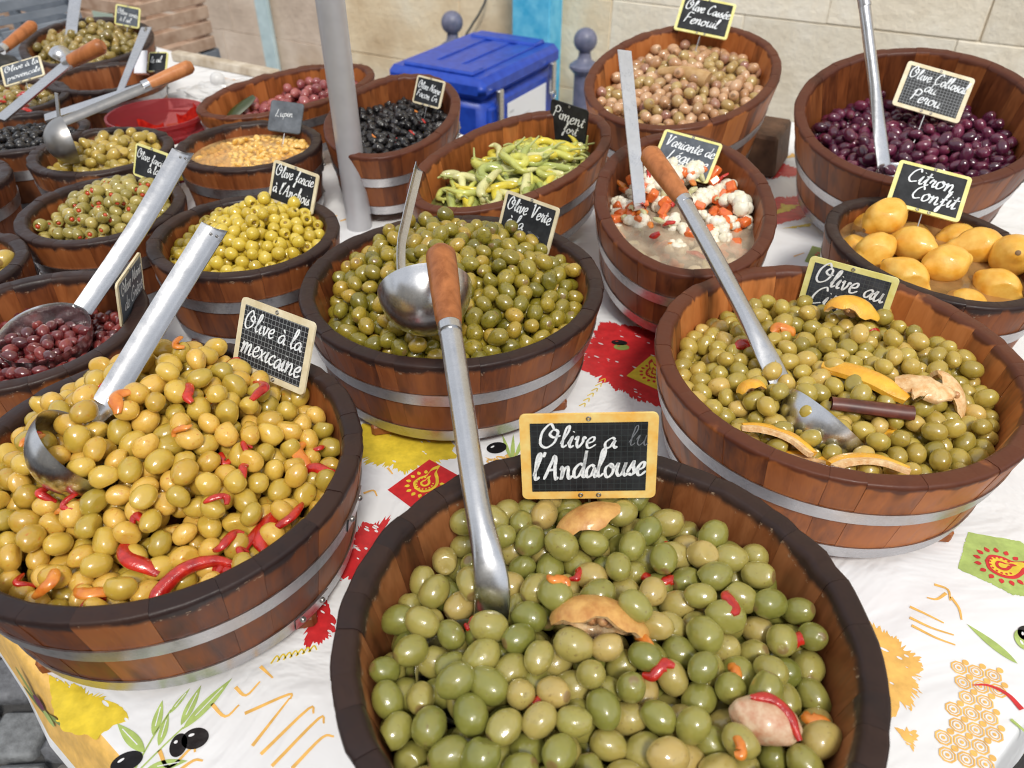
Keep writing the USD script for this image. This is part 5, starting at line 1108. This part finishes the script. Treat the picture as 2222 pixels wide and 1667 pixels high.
# curled hot peppers
PGR = [plain(f'hot_pepper_{i}', c, .26, coat=.4, noise=(45, tuple(x * .78 for x in c), tuple(min(1, x * 1.18) for x in c))) for i, c in enumerate([(.50, .52, .13), (.58, .57, .12), (.62, .60, .28), (.38, .43, .12), (.66, .55, .06)])]
PST = plain('pepper_stem', (.42, .45, .16), .5); tb = T['piment']; rp = np.random.default_rng(5); hp = np.random.default_rng(6)
for k in range(105):
    L = rp.uniform(.075, .125); curv = rp.uniform(-1, 1) * rp.choice([18, 30, 44]); n = 15; s = np.linspace(0, L, n); a0 = rp.uniform(0, 2 * PI); ang = a0 + curv * s * (.4 + .9 * s / L) + .4 * np.sin(s * 70 + a0)
    dx = np.gradient(s); X = np.cumsum(np.cos(ang) * dx); Y = np.cumsum(np.sin(ang) * dx); X -= X.mean(); Y -= Y.mean()
    rho, th = math.sqrt(rp.random()) * .80, rp.random() * 2 * PI; u, v = rho * math.cos(th), rho * math.sin(th); ai, bi = tb.inner(tb.H * .7)
    lay = k / 105; p_ = math.radians(tb.phi); zl = tb.H - .066 + .048 * (1 - u * u - v * v) * (.35 + .65 * lay) + lay * .012 + .004 * np.sin(s * 60 + k)
    zl = zl + rp.uniform(-.012, .012) * (s / L * 2 - 1)
    cx, cy = u * ai * math.cos(p_) - v * bi * math.sin(p_), u * ai * math.sin(p_) + v * bi * math.cos(p_); x, y = cx + X, cy + Y
    U, V_ = tb.uv(x, y, tb.H * .7); q_ = np.hypot(U, V_); kk = np.where(q_ > .88, .88 / np.maximum(q_, 1e-6), 1)
    Pw = np.column_stack([x * kk, y * kk, zl]); t = thing('hot_pepper', 'curled pale green hot pepper in the long tub by the Piment sign', 'pepper', M4(tb.R, tb.o), 'pale green hot peppers'); rmax = rp.uniform(.0062, .0095)
    Pw = catmull(Pw, 2); nn = len(Pw); part('pod', tube(Pw, rmax * np.interp(np.linspace(0, 1, nn), [0, .04, .12, .35, .75, .93, 1], [.3, .75, 1, 1, .72, .35, .08]), 9), PGR[hp.integers(5)], t, smooth=True)
    d = Pw[0] - Pw[2]; d /= np.linalg.norm(d); part('stem', tube(catmull([Pw[0] - d * .002, Pw[0] + d * .010 + [0, 0, .003], Pw[0] + d * .022 + [0, 0, .010 * rp.random()]], 4), np.linspace(.0024, .0016, 9), 6), PST, t, smooth=True)
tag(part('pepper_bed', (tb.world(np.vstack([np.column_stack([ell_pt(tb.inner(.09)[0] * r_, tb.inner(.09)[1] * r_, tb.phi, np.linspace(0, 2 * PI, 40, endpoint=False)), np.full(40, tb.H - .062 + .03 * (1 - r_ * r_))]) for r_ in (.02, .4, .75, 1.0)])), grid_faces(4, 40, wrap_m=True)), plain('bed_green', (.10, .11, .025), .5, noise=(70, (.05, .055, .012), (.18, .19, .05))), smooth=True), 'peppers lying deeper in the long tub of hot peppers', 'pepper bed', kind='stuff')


# whole preserved lemons
def lemon_mesh(seed, R=.032):
    rng = np.random.default_rng(seed); m = trimesh.creation.icosphere(4, 1.0); v = np.array(m.vertices); x = v[:, 0].copy(); v[:, 0] = x * 1.22
    k = np.abs(x) > .86; v[k, 0] += np.sign(x[k]) * ((np.abs(x[k]) - .86) / .14) ** 1.4 * .36 * np.where(x[k] > 0, 1, .55)
    v *= (1 + .14 * (meshkit.fbm(v * 1.3 + seed, 2, seed) - .5) + .014 * (meshkit.fbm(v * 6 + seed, 3, seed) - .5))[:, None]; d = rng.normal(size=3); d /= np.linalg.norm(d); c = v @ d; v -= np.outer(np.clip(c - .80, 0, 1) * .8, d)
    return v * R, m.faces


LM = [lemon_mesh(s) for s in range(4)]; SCR = plain('stem_scar', (.22, .13, .06), .7); roots = {}
LEM2 = plain('confit_peel', (.82, .46, .06), .36, coat=.3, noise=(38, (.76, .36, .03), (.86, .54, .11)), bump=(520, .0009))
for i, (x, y, z, rx, ry, rz, s) in enumerate([(.604, 1.150, .925, 0, -25, 20, 1.12), (.566, 1.078, .903, 0, 20, 200, 1.0), (.628, 1.088, .908, 60, 10, 120, 1.06), (.588, 1.010, .893, 0, 20, -45, 1.1), (.655, 1.030, .905, 0, -5, 15, 1.1), (.732, 1.090, .905, 30, 10, 160, 1.08), (.765, 1.050, .908, 0, 30, 60, 1.25), (.715, .985, .890, 0, 10, -60, 1.05),
        (.540, 1.020, .872, 0, 10, 10, 1.0), (.600, .962, .862, 0, 0, 40, 1.0), (.665, .960, .872, 30, 0, 100, 1.0), (.690, 1.090, .878, 0, 0, 20, 1.0), (.560, 1.130, .876, 0, 0, 70, .95), (.665, 1.165, .880, 0, 10, 0, 1.0), (.735, 1.150, .885, 0, 0, 0, 1.0), (.61, 1.21, .878, 0, 0, 30, .95), (.645, .93, .858, 0, 0, 0, .95)]):
    k = i % 4; m4 = M4(euler(rx, ry, rz).T * s * .82, [x, y, z - .007]); lab = ['topmost preserved lemon, just left of the foot of the Citron confit sign', 'preserved lemon at the left end of the black-rimmed tub, navel towards the viewer', 'preserved lemon right under the foot of the Citron confit sign', 'preserved lemon nearest the front rim, half sunk in brine', 'preserved lemon with a pointed nipple in the middle of the black-rimmed tub', 'preserved lemon at the back right of the black-rimmed tub', 'largest preserved lemon at the right border', 'preserved lemon at the right front of the black-rimmed tub, stem scar showing'][i] if i < 8 else 'preserved lemon sunk in the brine of the black-rimmed tub'; gr = None if i < 8 else 'sunken preserved lemons'
    if k not in roots:
        t = roots[k] = thing('preserved_lemon', lab, 'lemon', m4, gr); part('peel', LM[k], LEM2, t, smooth=True); part('stem_scar', trimesh.creation.icosphere(1, .0042).apply_transform(np.diag([.5, 1, 1, 1])).apply_translation([-LM[k][0][:, 0].ptp() * .5 if False else LM[k][0][:, 0].min() + .0012, 0, 0]), SCR, t, smooth=True)
    else: copy_of(roots[k], m4, lab, gr)

# pickled vegetables
CAU = plain('cauliflower', (.82, .78, .64), .4, coat=.35, noise=(90, (.74, .68, .50), (.86, .84, .74)), bump=(420, .0012)); CAR = plain('carrot', (.72, .13, .022), .35, coat=.35, noise=(90, (.62, .09, .015), (.78, .20, .04))); CEL = plain('celery', (.52, .50, .28), .4, coat=.3, noise=(60, (.42, .40, .18), (.62, .60, .38)))
tb = T['variante']; rv = np.random.default_rng(15)


def floret(seed, R):
    r = np.random.default_rng(seed); mb = MB()
    st = tube([(0, 0, -R * 1.1), (0, 0, -R * .5), (0, 0, 0)], [R * .30, R * .34, R * .5], 10); mb.add(*st)
    for k in range(15):
        a, b = r.random() * 2 * PI, math.acos(r.uniform(-.1, 1)); d = np.array([math.sin(b) * math.cos(a), math.sin(b) * math.sin(a), math.cos(b) * .7]); m = trimesh.creation.icosphere(2, R * r.uniform(.34, .50)); v = np.array(m.vertices); v *= (1 + .28 * (meshkit.noise(v / R * 7 + k, k) - .5))[:, None]; mb.add(v + d * R * .72, m.faces)
    return mb.get()


FL = [floret(s, .0175) for s in range(5)]; CU = [rbox(.019, .016, .014, .0025), rbox(.026, .015, .012, .0025)]; vroot = {}
ai, bi = tb.inner(tb.H * .75); p_ = math.radians(tb.phi)
for i in range(200):
    rho, th = math.sqrt(rv.random()) * .90, rv.random() * 2 * PI; u, v = rho * math.cos(th), rho * math.sin(th); x, y = u * ai * math.cos(p_) - v * bi * math.sin(p_), u * ai * math.sin(p_) + v * bi * math.cos(p_)
    yw = y / ai; z = tb.H - .066 + .030 * np.clip(yw + .25, -.6, .8) + .012 * (1 - rho * rho) + rv.uniform(-.008, .012); pos = tb.world([x, y, z]); R = (euler(rv.uniform(-60, 60), rv.uniform(-60, 60), rv.uniform(0, 360))).T * rv.uniform(.75, 1.15)
    kind = rv.choice(4, p=[.25, .43, .16, .16])
    pos = pos + np.array([0, 0, .004 if kind else -.002])
    if kind == 0: key, nm, pn, me, mm, lab, cat, gr = ('f', i % 5), 'cauliflower_floret', 'floret', FL[i % 5], CAU, 'white pickled cauliflower floret in the oval tub', 'cauliflower', 'pickled cauliflower florets'
    elif kind == 1: key, nm, pn, me, mm, lab, cat, gr = ('c', i % 2), 'carrot_cube', 'cube', CU[i % 2], CAR, 'orange pickled carrot cube in the oval tub', 'carrot', 'pickled carrot cubes'
    elif kind == 2: key, nm, pn, me, mm, lab, cat, gr = ('s', 0), 'celery_slice', 'slice', ribbon([(-.012, 0, 0), (0, .002, .004), (.012, 0, 0)], .014, .004, 1.2), CEL, 'pale green pickled celery slice in the oval tub', 'celery', 'pickled celery slices'
    else: key, nm, pn, me, mm, lab, cat, gr = ('p', i % 2), 'pickled_pepper', 'strip', ribbon([(-.016, 0, 0), (0, .003, .006), (.016, 0, 0)], .014, .0025, 1.0), CHI if i % 2 else CHO, 'red pickled pepper piece in the oval tub', 'pepper', 'pickled pepper pieces'
    if key not in vroot: vroot[key] = t = thing(nm, lab, cat, M4(R, pos), gr); part(pn, me, mm, t, smooth=40)
    else: copy_of(vroot[key], M4(R, pos), lab, gr)
t = thing('large_floret', 'largest cauliflower floret standing at the right of the oval tub', 'cauliflower', M4(euler(-20, 15, 0).T * 1.5, tb.world([.085, .035, tb.H - .035]))); part('floret', floret(9, .019), CAU, t, smooth=40)

# ------------------------------------------------------------------ background left: bucket, bags, crates
t = thing('red_bucket', 'translucent red plastic bucket smeared with red paste', 'bucket', M4(np.eye(3), [-.806, 1.755, .752]))
PB = mat('bucket_plastic', {'a': ('principled_bsdf', {'base_color': (.36, .06, .07), 'roughness': .22}), 't': ('transparent_bsdf', {'color': (.92, .55, .55)}), 'm': ('mix_closure', {'fac': .55})}, [('a.BSDF', 'm.closure1'), ('t.BSDF', 'm.closure2')], surface='m.closure')
R0, R1, HB = .086, .104, .135; part('bucket_wall', trimesh.creation.revolve([(.0, .004), (R0, .004), (R1, HB), (R1 + .005, HB), (R1 + .005, HB - .008), (R1 + .0015, HB - .008), (R0 + .001, 0), (0, 0)], sections=56), PB, t, smooth=40)
part('rim_ring', trimesh.creation.torus(R1 + .004, .003, 56, 8).apply_translation([0, 0, HB - .03]), PB, t, smooth=True)
part('paste', trimesh.creation.revolve([(0, .062), (R0 * .7, .064), (R0 + .0075, .058), (R0 + .006, .05), (0, .05)], sections=40), plain('paste_red', (.16, .02, .018), .3, coat=.5, noise=(25, (.07, .012, .012), (.34, .03, .02))), t, smooth=60)
for k, (a, z0, z1, w) in enumerate([(.5, .07, .125, .5), (1.2, .06, .11, .35), (-.2, .065, .12, .4), (2.2, .06, .09, .3), (3.0, .06, .10, .25)]):
    aa = np.linspace(a - w, a + w, 9); V = np.vstack([np.column_stack([(R0 + (R1 - R0) * z / HB - .0022) * np.cos(aa), (R0 + (R1 - R0) * z / HB - .0022) * np.sin(aa), np.full(9, z) + .012 * np.sin(aa * 7 + k)]) for z in np.linspace(z0, z1, 5)]); part('paste_smear', (V, grid_faces(5, 9)), CHI, t, smooth=True)
part('handle_strap', tube([((R1 + .008) * math.cos(a), (R1 + .008) * math.sin(a), .062 + .03 * math.sin((a + 1.9) * 1.3)) for a in np.linspace(-1.9, -.2, 16)], .0055, 8), plain('strap_white', (.7, .7, .68), .5), t, smooth=True)
aa = np.linspace(-2.6, .2, 24); part('label_band', (np.vstack([np.column_stack([(R0 + (R1 - R0) * z / HB + .0022) * np.cos(aa), (R0 + (R1 - R0) * z / HB + .0022) * np.sin(aa), np.full(24, z)]) for z in (.006, .030)]), grid_faces(2, 24)), YEL, t, smooth=True)
FILM = mat('bag_film', {'t': ('transparent_bsdf', {'color': (.95, .95, .95)}), 'p': ('principled_bsdf', {'base_color': (.78, .78, .78), 'roughness': .2}), 'm': ('mix_closure', {'fac': .62})}, [('t.BSDF', 'm.closure1'), ('p.BSDF', 'm.closure2')], surface='m.closure')
for lab, (x, y, z), (sx, sy, sz), sd_ in [('crumpled clear plastic bags heaped behind the red bucket', (-.80, 2.16, .79), (.16, .10, .05), 3), ('crumpled white plastic bag by the pink olive tub', (-.70, 2.06, .785), (.10, .08, .045), 5)]:
    m = trimesh.creation.icosphere(4, 1.0); v = np.array(m.vertices); d = meshkit.fbm(v * 2.6 + sd_, 4, sd_) - .5; v = v * (1 + 1.1 * np.abs(d) - .2)[:, None] * [sx, sy, sz]; t = thing('plastic_bag', lab, 'bag', M4(np.eye(3), [x, y, z])); part('film', (v, m.faces), FILM, t, smooth=25); part('knot', trimesh.creation.icosphere(2, .02).apply_translation([0, 0, sz * 1.1]), FILM, t, smooth=30)
t = thing('paper_sheet', 'white paper sheet with a yellow print lying between bucket and bags', 'paper', M4(euler(25, 0, 20).T, [-.845, 1.95, .80])); part('sheet', rbox(.12, .10, .001, .0003), plain('sheet_white', (.75, .75, .73), .6), t); part('print', rbox(.08, .025, .0006, .0002).apply_translation([.01, -.015, .001]), ORA, t)
t = thing('wood_batten', 'pale wooden batten along the back edge of the table', 'batten', M4(euler(0, 0, -30).T, [-.93, 2.60, .765])); part('batten', rbox(.46, .035, .03, .004), plain('batten_wood', (.50, .43, .33), .7, noise=(20, (.36, .28, .19), (.62, .55, .45))), t, smooth=30)
bit('plank_scrap', 'short orange-brown plank lying on the cloth behind the pink olives', 'plank', None, rbox(.34, .03, .012, .003), plain('scrap_wood', (.55, .27, .08), .6), [-.74, 2.38, .759], -24, (0, 0), 'board', 30)

CRW = plain('crate_wood', (.46, .31, .22), .75, noise=(14, (.34, .21, .14), (.56, .41, .31)), bump=(120, .003)); CRG = plain('crate_grey', (.17, .20, .24), .5, noise=(10, (.13, .155, .19), (.21, .235, .275)))


def slat_crate(label, pos, rz, W_, D_, Hh, rows, name='wooden_crate', m=CRW):
    t = thing(name, label, 'crate', M4(euler(0, 0, rz).T, pos)); h = Hh / rows
    for k in range(rows):
        for y, ax in ((-D_ / 2, 0), (D_ / 2, 0)): part('slat', rbox(W_, .010, h * .78, .002).apply_translation([0, y, h * (k + .5)]), m, t, smooth=30)
        for x in (-W_ / 2, W_ / 2): part('slat', rbox(.010, D_ - .012, h * .78, .002).apply_translation([x, 0, h * (k + .5)]), m, t, smooth=30)
    for x in (-1, 1):
        for y in (-1, 1): part('corner_post', rbox(.028, .028, Hh * .98, .003, True).apply_translation([x * (W_ / 2 - .021), y * (D_ / 2 - .021), .001]), m, t, smooth=30)
    part('floor_board', rbox(W_ - .02, D_ - .02, .008, .002).apply_translation([0, 0, .010]), m, t)
    return t


def plastic_crate(label, pos, rz, W_, D_, Hh, m=CRG):
    t = thing('plastic_crate', label, 'crate', M4(euler(0, 0, rz).T, pos))
    for y in (-D_ / 2, D_ / 2):
        part('rim', rbox(W_, .022, .035, .004).apply_translation([0, y, Hh - .018]), m, t, smooth=30)
        for k in range(4): part('rail', rbox(W_ - .06, .012, Hh * .11, .002).apply_translation([0, y, Hh * (.10 + .20 * k)]), m, t, smooth=30)
        for x in (-1, 1): part('corner', rbox(.045, .026, Hh - .036, .004, True).apply_translation([x * (W_ / 2 - .023), y, .001]), m, t, smooth=30)
        part('panel', rbox(W_ * .42, .008, Hh * .5, .002).apply_translation([0, y * .985, Hh * .5]), m, t, smooth=30)
    for x in (-W_ / 2, W_ / 2):
        part('rim', rbox(.022, D_ - .024, .035, .004).apply_translation([x, 0, Hh - .018]), m, t, smooth=30)
        for k in range(4): part('rail', rbox(.012, D_ - .06, Hh * .11, .002).apply_translation([x, 0, Hh * (.10 + .20 * k)]), m, t, smooth=30)
    part('floor', rbox(W_ - .03, D_ - .03, .01, .002).apply_translation([0, 0, .008]), m, t)
    return t


plastic_crate('grey plastic crate standing against the wall under the wooden crate', [-1.66, 3.83, .20], -30, .40, .34, .30)
plastic_crate('lowest grey plastic crate on the ground against the wall', [-1.66, 3.83, .0], -30, .40, .34, .198)
t = slat_crate('weathered wooden crate stacked on top of the grey plastic crate', [-1.70, 3.82, .503], -30, .48, .36, .26, 4)
part('paper_sticker', rbox(.14, .002, .10, .0006).apply_translation([.0, -.187, .15]), plain('sticker_green', (.40, .50, .42), .6), t)
slat_crate('wooden crate at the far left behind the dull green olives', [-2.20, 3.95, .30], -25, .50, .36, .40, 4)
plastic_crate('grey plastic crate at the top left corner behind the olive tub', [-1.72, 2.80, .755], -32, .42, .30, .20)
slat_crate('flat wooden crate in the top left corner of the stall', [-1.95, 2.52, .755], -35, .40, .30, .13, 2)
t = thing('dark_bag', 'dark plastic bag slumped in the top left corner', 'bag', M4(np.eye(3), [-1.50, 2.26, .80])); m = trimesh.creation.icosphere(4, 1.0); v = np.array(m.vertices); v = v * (1 + .7 * (meshkit.fbm(v * 2.2, 4, 8) - .5))[:, None] * [.14, .12, .085]; DB = plain('bag_dark', (.018, .02, .022), .35); part('film', (v, m.faces), DB, t, smooth=30); part('knot', trimesh.creation.icosphere(2, .025).apply_translation([0, 0, .085]), DB, t)
